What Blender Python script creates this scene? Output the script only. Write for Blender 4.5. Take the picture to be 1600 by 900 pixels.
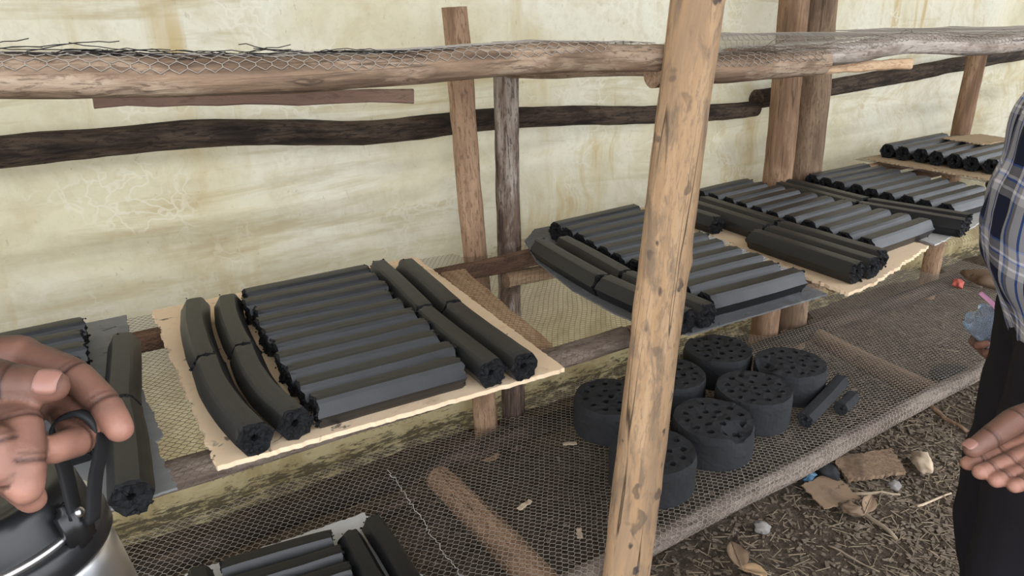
import bpy, bmesh, math, random
import numpy as np
from mathutils import Vector, Matrix, noise as mnoise

# ------------------------------------------------------------------ camera, sky, exposure
scene = bpy.context.scene
for o in list(bpy.data.objects):
    bpy.data.objects.remove(o, do_unlink=True)
COL = scene.collection

YAW, PITCH, ROLL, FPX, EYE = math.radians(31.72), math.radians(20.93), math.radians(-1.04), 1144.0, 1.40
fw = Vector((math.sin(YAW) * math.cos(PITCH), math.cos(YAW) * math.cos(PITCH), -math.sin(PITCH)))
rt = Vector((math.cos(YAW), -math.sin(YAW), 0))
up = rt.cross(fw)
rt2 = rt * math.cos(ROLL) + up * math.sin(ROLL)
up2 = up * math.cos(ROLL) - rt * math.sin(ROLL)
cam_d = bpy.data.cameras.new('camera')
cam_d.sensor_width = 36.0
cam_d.lens = 36.0 * FPX / 1600.0
cam_d.clip_start = 0.02
cam = bpy.data.objects.new('camera', cam_d)
COL.objects.link(cam)
cam.matrix_world = Matrix(((rt2.x, up2.x, -fw.x, 0), (rt2.y, up2.y, -fw.y, 0), (rt2.z, up2.z, -fw.z, EYE), (0, 0, 0, 1)))
scene.camera = cam

world = bpy.data.worlds.new('overcast_sky')
scene.world = world
world.use_nodes = True
wb = world.node_tree.nodes['Background']
wb.inputs[0].default_value = (0.93, 0.97, 1.03, 1)
wb.inputs[1].default_value = 3.8
sun_d = bpy.data.lights.new('hazy_sun', 'SUN')
sun_d.energy = 0.7
sun_d.angle = math.radians(25)
sun_d.color = (1.0, 0.96, 0.90)
sun = bpy.data.objects.new('hazy_sun', sun_d)
COL.objects.link(sun)
sun.rotation_euler = Vector((0.15, -0.62, -1.0)).to_track_quat('-Z', 'Y').to_euler()

scene.view_settings.view_transform = 'Standard'
scene.view_settings.look = 'None'
scene.view_settings.exposure = 0.0
scene.view_settings.gamma = 1.0
scene.view_settings.use_curve_mapping = False


# ------------------------------------------------------------------ helpers
def tag(o, label=None, cat=None, group=None, kind=None):
    if label: o['label'] = label
    if cat: o['category'] = cat
    if group: o['group'] = group
    if kind: o['kind'] = kind
    return o


def link(name, me, mat=None, parent=None):
    o = bpy.data.objects.new(name, me)
    COL.objects.link(o)
    if mat is not None and me is not None:
        me.materials.clear()
        me.materials.append(mat)
    if parent is not None:
        o.parent = parent
    return o


def empty(name, loc=(0, 0, 0)):
    o = bpy.data.objects.new(name, None)
    o.empty_display_size = 0.05
    COL.objects.link(o)
    o.location = loc
    return o


def mesh(name, verts, faces, smooth=True):
    me = bpy.data.meshes.new(name)
    me.from_pydata([tuple(v) for v in verts], [], faces)
    me.update()
    if smooth:
        me.polygons.foreach_set('use_smooth', [True] * len(me.polygons))
    return me


def bm_mesh(name, bm, smooth=False):
    me = bpy.data.meshes.new(name)
    bm.normal_update()
    bm.to_mesh(me)
    bm.free()
    if smooth:
        me.polygons.foreach_set('use_smooth', [True] * len(me.polygons))
    return me


def ns(x, y=0.0, z=0.0):
    return mnoise.noise(Vector((x, y, z)))


# ------------------------------------------------------------------ materials
class NT:
    def __init__(self, name):
        self.m = bpy.data.materials.new(name)
        self.m.use_nodes = True
        self.t = self.m.node_tree
        self.b = self.t.nodes['Principled BSDF']
        self.out = self.t.nodes['Material Output']

    def n(self, kind, **kw):
        nd = self.t.nodes.new(kind)
        for k, v in kw.items():
            if k.startswith('i_'):
                nd.inputs[k[2:].replace('_', ' ')].default_value = v
            else:
                setattr(nd, k, v)
        return nd

    def l(self, a, b):
        self.t.links.new(a, b)

    def coord(self, scale=(1, 1, 1), rot=(0, 0, 0), rnd=True):
        tc = self.n('ShaderNodeTexCoord')
        src = tc.outputs['Object']
        if rnd:
            oi = self.n('ShaderNodeObjectInfo')
            mul = self.n('ShaderNodeMath', operation='MULTIPLY')
            mul.inputs[1].default_value = 37.0
            self.l(oi.outputs['Random'], mul.inputs[0])
            add = self.n('ShaderNodeVectorMath', operation='ADD')
            self.l(src, add.inputs[0]); self.l(mul.outputs[0], add.inputs[1])
            src = add.outputs[0]
        mp = self.n('ShaderNodeMapping')
        mp.inputs['Scale'].default_value = scale
        mp.inputs['Rotation'].default_value = rot
        self.l(src, mp.inputs['Vector'])
        return mp.outputs[0]

    def noise(self, vec, scale, detail=4, rough=0.55, dist=0.0):
        nd = self.n('ShaderNodeTexNoise')
        nd.inputs['Scale'].default_value = scale
        nd.inputs['Detail'].default_value = detail
        nd.inputs['Roughness'].default_value = rough
        nd.inputs['Distortion'].default_value = dist
        self.l(vec, nd.inputs['Vector'])
        return nd.outputs['Fac']

    def ramp(self, fac, stops, interp='LINEAR'):
        r = self.n('ShaderNodeValToRGB')
        r.color_ramp.interpolation = interp
        el = r.color_ramp.elements
        while len(el) > 1:
            el.remove(el[-1])
        for i, (p, c) in enumerate(stops):
            if isinstance(c, (int, float)):
                c = (c, c, c)
            e = el[0] if i == 0 else el.new(p)
            e.position = p
            e.color = (c[0], c[1], c[2], 1)
        self.l(fac, r.inputs[0])
        return r.outputs[0]

    def mix(self, fac, a, b, blend='MIX'):
        m = self.n('ShaderNodeMix', data_type='RGBA', blend_type=blend)
        for s, v in ((m.inputs[0], fac), (m.inputs[6], a), (m.inputs[7], b)):
            if isinstance(v, (int, float)):
                s.default_value = v
            elif isinstance(v, tuple):
                s.default_value = (v[0], v[1], v[2], 1)
            else:
                self.l(v, s)
        return m.outputs[2]

    def bump(self, h, strength=0.5, dist=0.01):
        b = self.n('ShaderNodeBump')
        b.inputs['Strength'].default_value = strength
        b.inputs['Distance'].default_value = dist
        self.l(h, b.inputs['Height'])
        self.l(b.outputs[0], self.b.inputs['Normal'])

    def fin(self, col=None, rough=0.7, spec=0.3, metal=0.0):
        if col is not None:
            if isinstance(col, tuple):
                self.b.inputs['Base Color'].default_value = (*col, 1)
            else:
                self.l(col, self.b.inputs['Base Color'])
        if isinstance(rough, (int, float)):
            self.b.inputs['Roughness'].default_value = rough
        else:
            self.l(rough, self.b.inputs['Roughness'])
        self.b.inputs['Specular IOR Level'].default_value = spec
        self.b.inputs['Metallic'].default_value = metal
        return self.m


def plain(name, col, rough=0.6, spec=0.3, metal=0.0):
    return NT(name).fin(col, rough, spec, metal)


def wood(name, light, mid, dark, spots=0.0, crack=0.6, grain=55.0, patch=6.0, bump=0.5):
    k = NT(name)
    v = k.coord((1, 1, 0.07))
    g = k.noise(v, grain, 6, 0.62, 0.4)
    v2 = k.coord((1, 1, 0.35))
    p = k.noise(v2, patch, 5, 0.6, 0.5)
    c = k.mix(k.ramp(g, [(0.36, 0.0), (0.62, 1.0)]), mid, light)
    fl = k.noise(k.coord((1, 1, 0.22)), 130.0, 5, 0.7, 0.6)
    c = k.mix(k.ramp(fl, [(0.51, 0.0), (0.60, 0.75)]), c, dark)
    fl2 = k.noise(k.coord((1, 1, 0.10)), 210.0, 3, 0.6, 0.3)
    c = k.mix(k.ramp(fl2, [(0.56, 0.0), (0.64, 0.5)]), c, light)
    c = k.mix(k.ramp(p, [(0.48, 0.0), (0.56, 0.9)]), c, k.mix(k.ramp(g, [(0.35, 0.0), (0.65, 1.0)]), dark, mid))
    cr = k.noise(k.coord((1, 1, 0.03)), grain * 0.45, 2, 0.5, 0.2)
    crm = k.ramp(cr, [(0.488, 0.0), (0.498, 1.0), (0.502, 1.0), (0.512, 0.0)])
    crm = k.mix(1.0, crm, k.ramp(k.noise(v2, patch * 0.7, 2), [(0.48, 0.0), (0.56, crack)]), 'MULTIPLY')
    c = k.mix(crm, c, (0.03, 0.022, 0.016))
    if spots > 0:
        vs = k.coord((1, 1, 0.75))
        sp = k.noise(vs, 27.0, 2, 0.4, 0.1)
        sm = k.ramp(sp, [(0.64, 0.0), (0.69, spots)])
        c = k.mix(k.mix(1.0, sm, k.ramp(k.noise(k.coord(), 5.0, 2), [(0.35, 0.35), (0.6, 1.0)]), 'MULTIPLY'), c, (0.06, 0.05, 0.05))
        sp2 = k.noise(k.coord((1, 1, 0.28)), 22.0, 5, 0.65, 0.5)
        c = k.mix(k.ramp(sp2, [(0.51, 0.0), (0.64, spots * 0.8)]), c, (0.20, 0.15, 0.11))
    hg = k.mix(0.5, g, fl)
    k.bump(hg, bump, 0.014)
    return k.fin(c, 0.82, 0.18)


M = {}
M['pole'] = wood('peeled_pole_wood', (0.60, 0.40, 0.235), (0.49, 0.305, 0.165), (0.35, 0.24, 0.155), spots=0.9, crack=0.9, grain=40, patch=4, bump=0.35)
M['rail'] = wood('weathered_rail_wood', (0.52, 0.40, 0.29), (0.36, 0.24, 0.155), (0.12, 0.08, 0.055), crack=0.6, patch=9)
M['rail_grey'] = wood('grey_rail_wood', (0.55, 0.49, 0.43), (0.36, 0.29, 0.24), (0.16, 0.12, 0.09), crack=0.7, patch=8)
M['rail_dull'] = wood('dull_grey_rail_wood', (0.31, 0.255, 0.21), (0.20, 0.155, 0.125), (0.085, 0.062, 0.048), crack=0.7, patch=8)
M['dark_log'] = wood('dark_bark_wood', (0.14, 0.10, 0.07), (0.050, 0.036, 0.027), (0.018, 0.014, 0.012), crack=0.9, patch=7, bump=0.9)
M['post'] = wood('brown_post_wood', (0.46, 0.30, 0.19), (0.31, 0.19, 0.115), (0.17, 0.10, 0.06), spots=0.25, crack=0.7, patch=5)
M['post_bark'] = wood('patchy_bark_wood', (0.50, 0.43, 0.36), (0.20, 0.125, 0.085), (0.05, 0.038, 0.034), crack=0.7, patch=8, bump=0.9)
M['post_dull'] = wood('dull_post_wood', (0.33, 0.225, 0.145), (0.22, 0.145, 0.09), (0.12, 0.08, 0.055), spots=0.2, crack=0.6, patch=5)
M['red_bark'] = wood('reddish_bark_wood', (0.30, 0.17, 0.11), (0.17, 0.085, 0.055), (0.07, 0.04, 0.03), crack=0.8, patch=9, bump=0.9)
M['plank'] = wood('fresh_plank_wood', (0.66, 0.47, 0.30), (0.52, 0.34, 0.20), (0.35, 0.21, 0.12), crack=0.3, patch=5)
M['plank_pink'] = wood('old_plank_wood', (0.36, 0.24, 0.18), (0.30, 0.19, 0.14), (0.20, 0.13, 0.10), crack=0.2, patch=4)
M['end_grain'] = wood('end_grain_wood', (0.45, 0.31, 0.2), (0.33, 0.21, 0.13), (0.2, 0.12, 0.08), crack=0.5, grain=90)


def mat_tarp():
    k = NT('stained_cream_tarpaulin')
    tc = k.n('ShaderNodeTexCoord')
    v = k.coord((1, 1, 1), rnd=False)
    big = k.noise(v, 1.6, 5, 0.6, 0.6)
    med = k.noise(v, 6.0, 6, 0.65, 0.8)
    fine = k.noise(v, 42.0, 5, 0.7)
    c = k.mix(k.ramp(big, [(0.36, 0.0), (0.62, 1.0)]), (0.63, 0.605, 0.495), (0.57, 0.52, 0.365))
    c = k.mix(k.ramp(med, [(0.50, 0.0), (0.72, 0.6)]), c, (0.44, 0.365, 0.21))
    c = k.mix(k.ramp(fine, [(0.48, 0.0), (0.75, 0.35)]), c, (0.38, 0.34, 0.23))
    # rust-coloured runs down the cloth
    st = k.noise(k.coord((1, 1, 0.07), rnd=False), 11.0, 5, 0.6, 0.5)
    st2 = k.noise(v, 1.9, 3)
    stm = k.mix(1.0, k.ramp(st, [(0.52, 0.0), (0.66, 0.8)]), k.ramp(st2, [(0.44, 0.0), (0.60, 1.0)]), 'MULTIPLY')
    c = k.mix(stm, c, (0.42, 0.30, 0.12))
    hz = k.noise(k.coord((0.30, 1, 2.6), rnd=False), 3.2, 6, 0.65, 0.5)
    c = k.mix(k.ramp(hz, [(0.54, 0.0), (0.66, 0.7)]), c, (0.36, 0.285, 0.145))
    sp_ = k.noise(k.coord((1, 1, 0.4), rnd=False), 75.0, 3, 0.6)
    c = k.mix(k.ramp(sp_, [(0.66, 0.0), (0.72, 0.3)]), c, (0.20, 0.155, 0.085))
    # pale dried scribbles
    wv = k.n('ShaderNodeVectorMath', operation='ADD')
    dn = k.n('ShaderNodeTexNoise'); dn.inputs['Scale'].default_value = 9.0; dn.inputs['Detail'].default_value = 3
    k.l(v, dn.inputs['Vector'])
    sc = k.n('ShaderNodeVectorMath', operation='SCALE'); sc.inputs['Scale'].default_value = 0.30
    k.l(dn.outputs['Color'], sc.inputs[0]); k.l(v, wv.inputs[0]); k.l(sc.outputs[0], wv.inputs[1])
    vo = k.n('ShaderNodeTexVoronoi', feature='DISTANCE_TO_EDGE'); vo.inputs['Scale'].default_value = 13.0
    k.l(wv.outputs[0], vo.inputs['Vector'])
    ln = k.ramp(vo.outputs['Distance'], [(0.0, 1.0), (0.05, 0.7), (0.09, 0.0)])
    ms = k.ramp(k.noise(v, 4.3, 2), [(0.52, 0.0), (0.60, 0.55)])
    c = k.mix(k.mix(1.0, ln, ms, 'MULTIPLY'), c, (0.66, 0.63, 0.52))
    # tone turns olive, then darker brown, towards the hem; mould along the bottom
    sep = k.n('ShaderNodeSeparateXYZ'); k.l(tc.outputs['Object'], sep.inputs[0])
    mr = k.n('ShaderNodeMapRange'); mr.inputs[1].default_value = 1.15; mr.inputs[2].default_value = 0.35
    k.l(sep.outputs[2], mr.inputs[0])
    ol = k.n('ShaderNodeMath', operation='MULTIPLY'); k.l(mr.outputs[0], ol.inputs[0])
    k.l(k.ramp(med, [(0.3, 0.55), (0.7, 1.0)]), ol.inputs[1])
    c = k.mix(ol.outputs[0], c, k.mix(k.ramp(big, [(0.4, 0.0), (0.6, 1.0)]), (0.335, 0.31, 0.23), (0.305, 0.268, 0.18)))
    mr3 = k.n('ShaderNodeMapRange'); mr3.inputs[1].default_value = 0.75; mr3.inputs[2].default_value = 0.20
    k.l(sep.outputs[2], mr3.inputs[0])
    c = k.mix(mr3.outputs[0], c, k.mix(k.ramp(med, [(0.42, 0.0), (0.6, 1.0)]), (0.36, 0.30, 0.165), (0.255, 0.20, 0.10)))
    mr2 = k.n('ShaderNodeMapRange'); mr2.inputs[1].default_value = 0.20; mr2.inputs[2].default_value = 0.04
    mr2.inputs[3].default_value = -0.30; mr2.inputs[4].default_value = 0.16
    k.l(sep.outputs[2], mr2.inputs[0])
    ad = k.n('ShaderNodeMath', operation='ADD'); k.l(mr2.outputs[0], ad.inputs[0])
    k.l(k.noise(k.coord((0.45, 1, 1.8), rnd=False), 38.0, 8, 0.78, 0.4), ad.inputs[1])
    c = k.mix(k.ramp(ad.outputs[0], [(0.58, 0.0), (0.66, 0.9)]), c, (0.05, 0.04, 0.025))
    k.bump(k.mix(0.5, med, fine), 0.25, 0.012)
    k.fin(c, 0.6, 0.25)
    tr = k.n('ShaderNodeBsdfTranslucent')
    k.l(c, tr.inputs['Color'])
    mx = k.n('ShaderNodeMixShader'); mx.inputs[0].default_value = 0.24
    k.l(k.b.outputs[0], mx.inputs[1]); k.l(tr.outputs[0], mx.inputs[2])
    k.l(mx.outputs[0], k.out.inputs['Surface'])
    return k.m


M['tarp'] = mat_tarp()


def mat_soil():
    k = NT('trampled_soil')
    v = k.coord(rnd=False)
    a = k.noise(v, 2.5, 5, 0.6, 0.3)
    b = k.noise(v, 34.0, 9, 0.78)
    d = k.noise(v, 120.0, 5, 0.7)
    c = k.mix(k.ramp(a, [(0.35, 0.0), (0.65, 1.0)]), (0.15, 0.115, 0.083), (0.21, 0.165, 0.122))
    c = k.mix(k.ramp(b, [(0.45, 0.0), (0.60, 0.85)]), c, (0.07, 0.052, 0.038))
    c = k.mix(k.ramp(d, [(0.56, 0.0), (0.66, 0.7)]), c, (0.30, 0.25, 0.19))
    k.bump(k.mix(0.5, b, d), 1.0, 0.03)
    return k.fin(c, 0.95, 0.1)


M['soil'] = mat_soil()


def mat_char(name, c1, c2, rough, bumpd, spec):
    k = NT(name)
    v = k.coord()
    a = k.noise(v, 18.0, 4, 0.6)
    b = k.noise(v, 260.0, 4, 0.7)
    c = k.mix(a, c1, c2)
    k.bump(k.mix(0.3, b, a), 0.35, bumpd)
    return k.fin(c, rough, spec)


M['char'] = mat_char('pressed_charcoal', (0.0085, 0.0088, 0.0095), (0.013, 0.0133, 0.0145), 0.40, 0.0012, 0.55)
M['char_end'] = mat_char('crumbled_charcoal', (0.006, 0.006, 0.007), (0.013, 0.013, 0.0145), 0.75, 0.004, 0.25)
M['char_rough'] = mat_char('coarse_charcoal', (0.022, 0.022, 0.0235), (0.042, 0.042, 0.044), 0.85, 0.006, 0.2)


def mat_ply(name, a, b, stain):
    k = NT(name)
    v = k.coord((0.25, 1, 1))
    g = k.noise(v, 60.0, 5, 0.6, 0.3)
    p = k.noise(k.coord(), 9.0, 5, 0.65, 0.6)
    c = k.mix(g, a, b)
    c = k.mix(k.ramp(p, [(0.56, 0.0), (0.72, 0.75)]), c, stain)
    p2 = k.noise(k.coord(), 23.0, 3, 0.6, 0.5)
    c = k.mix(k.ramp(p2, [(0.66, 0.0), (0.70, 0.8)]), c, (0.06, 0.05, 0.045))
    k.bump(g, 0.3, 0.002)
    return k.fin(c, 0.75, 0.2)


M['ply'] = mat_ply('bare_plywood', (0.86, 0.63, 0.41), (0.90, 0.71, 0.50), (0.52, 0.34, 0.20))
M['ply_edge'] = plain('dirty_plywood_edge', (0.05, 0.038, 0.03), 0.9, 0.1)
M['sheet'] = mat_ply('dusty_grey_sheet', (0.12, 0.12, 0.125), (0.20, 0.20, 0.205), (0.33, 0.33, 0.34))
M['sheet_pale'] = mat_ply('pale_grey_sheet', (0.42, 0.40, 0.38), (0.52, 0.50, 0.47), (0.25, 0.23, 0.21))
M['sheet_mid'] = mat_ply('worn_grey_sheet', (0.20, 0.20, 0.20), (0.27, 0.27, 0.27), (0.12, 0.12, 0.12))
M['paint'] = mat_ply('flaked_white_paint', (0.62, 0.62, 0.60), (0.75, 0.75, 0.74), (0.3, 0.28, 0.26))
M['card'] = mat_ply('brown_cardboard', (0.40, 0.29, 0.18), (0.46, 0.34, 0.22), (0.2, 0.14, 0.09))
M['wire'] = plain('dull_galvanised_wire', (0.48, 0.43, 0.37), 0.55, 0.4, 0.25)
M['wire_mid'] = plain('brownish_wire', (0.34, 0.28, 0.22), 0.6, 0.3, 0.2)
M['wire_bright'] = plain('bright_wire', (0.75, 0.74, 0.72), 0.4, 0.5, 0.3)
M['wire_rust'] = plain('rusty_brown_wire', (0.20, 0.145, 0.10), 0.7, 0.3, 0.2)
M['wire_black'] = plain('blackened_wire', (0.035, 0.03, 0.027), 0.7, 0.3)
M['straw'] = mat_ply('dry_straw', (0.24, 0.185, 0.125), (0.38, 0.30, 0.21), (0.14, 0.10, 0.07))
M['chip'] = mat_ply('pale_wood_chip', (0.50, 0.38, 0.26), (0.60, 0.48, 0.35), (0.36, 0.25, 0.15))
M['leaf'] = mat_ply('dry_leaf', (0.24, 0.16, 0.10), (0.33, 0.23, 0.15), (0.14, 0.10, 0.07))
M['leaf_tan'] = mat_ply('tan_leaf', (0.48, 0.31, 0.17), (0.55, 0.38, 0.22), (0.3, 0.18, 0.1))
M['crumb'] = mat_ply('mixed_crumbs', (0.10, 0.075, 0.055), (0.24, 0.19, 0.14), (0.40, 0.34, 0.27))
M['stone'] = mat_ply('grey_stone', (0.24, 0.22, 0.20), (0.33, 0.31, 0.29), (0.2, 0.18, 0.16))
M['stone_brown'] = mat_ply('brown_clod', (0.17, 0.115, 0.075), (0.22, 0.15, 0.10), (0.1, 0.07, 0.05))
M['blue'] = plain('faded_blue_plastic', (0.06, 0.13, 0.20), 0.4, 0.4)
M['red'] = plain('faded_red_plastic', (0.55, 0.13, 0.10), 0.5, 0.3)
M['black'] = plain('black_plastic', (0.012, 0.012, 0.013), 0.32, 0.5)
M['black_matte'] = plain('matt_black_rubber', (0.016, 0.016, 0.017), 0.6, 0.3)
M['green'] = plain('lime_green_plastic', (0.42, 0.62, 0.05), 0.4, 0.4)
M['iron'] = plain('weathered_iron', (0.30, 0.27, 0.24), 0.6, 0.3, 0.3)
M['steel'] = plain('brushed_steel', (0.72, 0.71, 0.70), 0.33, 0.5, 1.0)
M['pink'] = plain('pink_plastic', (0.85, 0.40, 0.62), 0.4, 0.4)
M['nail'] = plain('fingernail', (0.31, 0.155, 0.12), 0.35, 0.4)
M['hair'] = plain('black_hair', (0.012, 0.010, 0.009), 0.8, 0.2)
M['eye'] = plain('eye_white', (0.75, 0.72, 0.68), 0.3, 0.5)
M['sole'] = plain('black_shoe_leather', (0.018, 0.016, 0.015), 0.45, 0.4)


def mat_cloth(name, c1, c2, rough=0.85):
    k = NT(name)
    v = k.coord(rnd=False)
    a = k.noise(v, 7.0, 4, 0.6, 0.4)
    k.bump(k.noise(v, 900.0, 2), 0.2, 0.001)
    return k.fin(k.mix(a, c1, c2), rough, 0.15)


M['trousers'] = mat_cloth('black_trouser_cloth', (0.011, 0.010, 0.012), (0.018, 0.016, 0.019))
M['grey_trousers'] = mat_cloth('grey_trouser_cloth', (0.07, 0.07, 0.075), (0.09, 0.09, 0.095))
M['blue_shirt'] = mat_cloth('pale_blue_shirt_cloth', (0.30, 0.38, 0.50), (0.34, 0.42, 0.54))


def mat_plaid():
    k = NT('navy_white_plaid_cloth')
    tc = k.n('ShaderNodeTexCoord')
    wob = k.n('ShaderNodeTexNoise'); wob.inputs['Scale'].default_value = 5.0
    k.l(tc.outputs['Object'], wob.inputs['Vector'])
    sc = k.n('ShaderNodeVectorMath', operation='SCALE'); sc.inputs['Scale'].default_value = 0.02
    k.l(wob.outputs['Color'], sc.inputs[0])
    ad = k.n('ShaderNodeVectorMath', operation='ADD'); k.l(tc.outputs['Object'], ad.inputs[0]); k.l(sc.outputs[0], ad.inputs[1])
    ct = k.n('ShaderNodeVectorMath', operation='SUBTRACT'); k.l(ad.outputs[0], ct.inputs[0]); ct.inputs[1].default_value = (1.290, 0.392, 0)
    sp = k.n('ShaderNodeSeparateXYZ'); k.l(ct.outputs[0], sp.inputs[0])
    an = k.n('ShaderNodeMath', operation='ARCTAN2'); k.l(sp.outputs[0], an.inputs[0]); k.l(sp.outputs[1], an.inputs[1])
    ur = k.n('ShaderNodeMath', operation='MULTIPLY'); k.l(an.outputs[0], ur.inputs[0]); ur.inputs[1].default_value = 0.15

    nav, gry, wht, blu = (0.016, 0.020, 0.045), (0.30, 0.29, 0.30), (0.72, 0.70, 0.72), (0.07, 0.15, 0.46)

    def band(src, period, phase, stops):
        a = k.n('ShaderNodeMath', operation='MULTIPLY_ADD'); a.inputs[1].default_value = 1.0 / period; a.inputs[2].default_value = phase
        k.l(src, a.inputs[0])
        f = k.n('ShaderNodeMath', operation='FRACT'); k.l(a.outputs[0], f.inputs[0])
        return k.ramp(f.outputs[0], stops, 'CONSTANT')
    u = band(ur.outputs[0], 0.085, 0.75, [(0.0, nav), (0.42, wht), (0.52, blu), (0.57, wht), (0.74, gry), (0.82, blu), (0.87, wht), (0.96, nav)])
    w = band(sp.outputs[2], 0.102, 0.30, [(0.0, nav), (0.52, gry), (0.62, wht), (0.66, gry), (0.74, blu), (0.77, wht), (0.81, gry), (0.93, blu), (0.96, nav)])
    c = k.mix(0.5, u, w)
    c = k.mix(0.2, c, k.mix(1.0, u, w, 'MULTIPLY'))
    return k.fin(c, 0.85, 0.12)


M['plaid'] = mat_plaid()


def mat_skin(name, back, palm, crease):
    k = NT(name)
    at = k.n('ShaderNodeAttribute', attribute_name='palm')
    ac = k.n('ShaderNodeAttribute', attribute_name='crease')
    v = k.coord(rnd=False)
    a = k.noise(v, 90.0, 4, 0.6)
    c = k.mix(at.outputs['Fac'], back, palm)
    c = k.mix(k.ramp(a, [(0.35, 0.0), (0.75, 0.25)]), c, back)
    c = k.mix(ac.outputs['Fac'], c, crease)
    k.bump(k.noise(v, 420.0, 3), 0.25, 0.001)
    k.b.inputs['Subsurface Weight'].default_value = 0.06
    k.b.inputs['Subsurface Radius'].default_value = (0.006, 0.002, 0.001)
    return k.fin(c, 0.48, 0.35)


M['skin'] = mat_skin('brown_skin', (0.068, 0.034, 0.023), (0.38, 0.185, 0.132), (0.025, 0.011, 0.008))


def mat_clear():
    k = NT('clear_bluish_plastic')
    k.b.inputs['Transmission Weight'].default_value = 0.78
    k.b.inputs['IOR'].default_value = 1.3
    return k.fin((0.66, 0.80, 0.95), 0.08, 0.9)


M['clear'] = mat_clear()


# ------------------------------------------------------------------ shape builders
def tube_mesh(name, pts, radii, seg=8, cap=True):
    pts = [Vector(p) for p in pts]
    n = len(pts)
    vs, fs = [], []
    prev = None
    for i, p in enumerate(pts):
        t = (pts[min(i + 1, n - 1)] - pts[max(i - 1, 0)]).normalized()
        if prev is None:
            a = t.orthogonal().normalized()
        else:
            a = (prev - t * prev.dot(t)).normalized()
        prev = a
        b = t.cross(a)
        r = radii[i] if isinstance(radii, (list, tuple)) else radii
        for s in range(seg):
            an = 2 * math.pi * s / seg
            vs.append(p + (a * math.cos(an) + b * math.sin(an)) * r)
    for i in range(n - 1):
        for s in range(seg):
            s2 = (s + 1) % seg
            fs.append((i * seg + s, i * seg + s2, (i + 1) * seg + s2, (i + 1) * seg + s))
    if cap:
        fs.append(tuple(range(seg - 1, -1, -1)))
        fs.append(tuple((n - 1) * seg + s for s in range(seg)))
    return mesh(name, vs, fs)


LOG_LINES = {}   # rail seed -> (x, y, z, radius) along its true centre line


def make_log(name, A, B, r0, r1, mat, seed=0, bend=(0, 0), seg=22, amp=0.07, knots=(), parent=None, flat_end=False, wob=0.012):
    """a round timber from A to B, built along its own z axis: taper, sway, lumps and knots"""
    A, B = Vector(A), Vector(B)
    L = (B - A).length
    n = max(14, int(L / 0.025))
    vs, fs = [], []
    for i in range(n + 1):
        t = i / n
        r = r0 + (r1 - r0) * t
        cx = bend[0] * math.sin(math.pi * t) + wob * ns(t * L * 2.2, seed * 3.1)
        cy = bend[1] * math.sin(math.pi * t) + wob * ns(t * L * 2.2, seed * 5.7 + 9)
        for s in range(seg):
            an = 2 * math.pi * s / seg
            ca, sa = math.cos(an), math.sin(an)
            k = 1 + amp * ns(ca * 1.1 + seed, sa * 1.1, t * L * 6.0) + amp * 0.6 * ns(ca * 3 + seed, sa * 3, t * L * 16)
            for (kt, ka, kh) in knots:
                da = (an - ka + math.pi) % (2 * math.pi) - math.pi
                d2 = ((t - kt) * L / 0.022) ** 2 + (da * r / 0.017) ** 2
                k += kh * math.exp(-d2)
            vs.append((cx + ca * r * k, cy + sa * r * k, t * L))
    for i in range(n):
        for s in range(seg):
            s2 = (s + 1) % seg
            fs.append((i * seg + s, i * seg + s2, (i + 1) * seg + s2, (i + 1) * seg + s))
    me = mesh(name, vs, fs)
    o = link(name, me, mat, parent)
    z = (B - A).normalized()
    o.matrix_world = Matrix.Translation(A) @ z.to_track_quat('Z', 'Y').to_matrix().to_4x4()
    mw = Matrix.Translation(A) @ z.to_track_quat('Z', 'Y').to_matrix().to_4x4()
    cl = []
    for i in range(n + 1):
        ring = [Vector(v) for v in vs[i * seg:(i + 1) * seg]]
        c = sum(ring, Vector()) / seg
        w = mw @ c
        cl.append((w.x, w.y, w.z, max((q - c).length for q in ring)))
    LOG_LINES[seed] = np.array(sorted(cl))
    for nm, base, flip in (('cut_end', 0, True), ('cut_end', n, False)):
        ring = [Vector(vs[base * seg + s]) for s in range(seg)]
        c = sum(ring, Vector()) / seg
        ev = ring + [c + (r - c) * 0.5 + Vector((0, 0, 0.002 * ns(r.x * 90, r.y * 90, seed))) for r in ring] + [c]
        ef = []
        for s in range(seg):
            s2 = (s + 1) % seg
            q = (s, seg + s, seg + s2, s2) if not flip else (s, s2, seg + s2, seg + s)
            ef.append(q[::-1] if False else q)
            ef.append((seg + s, 2 * seg, seg + s2) if not flip else (seg + s, seg + s2, 2 * seg))
        link(nm, mesh(nm, ev, [f[::-1] for f in ef], False), M['end_grain'] if mat is not M['dark_log'] else M['dark_log'], o)
    return o


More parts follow.
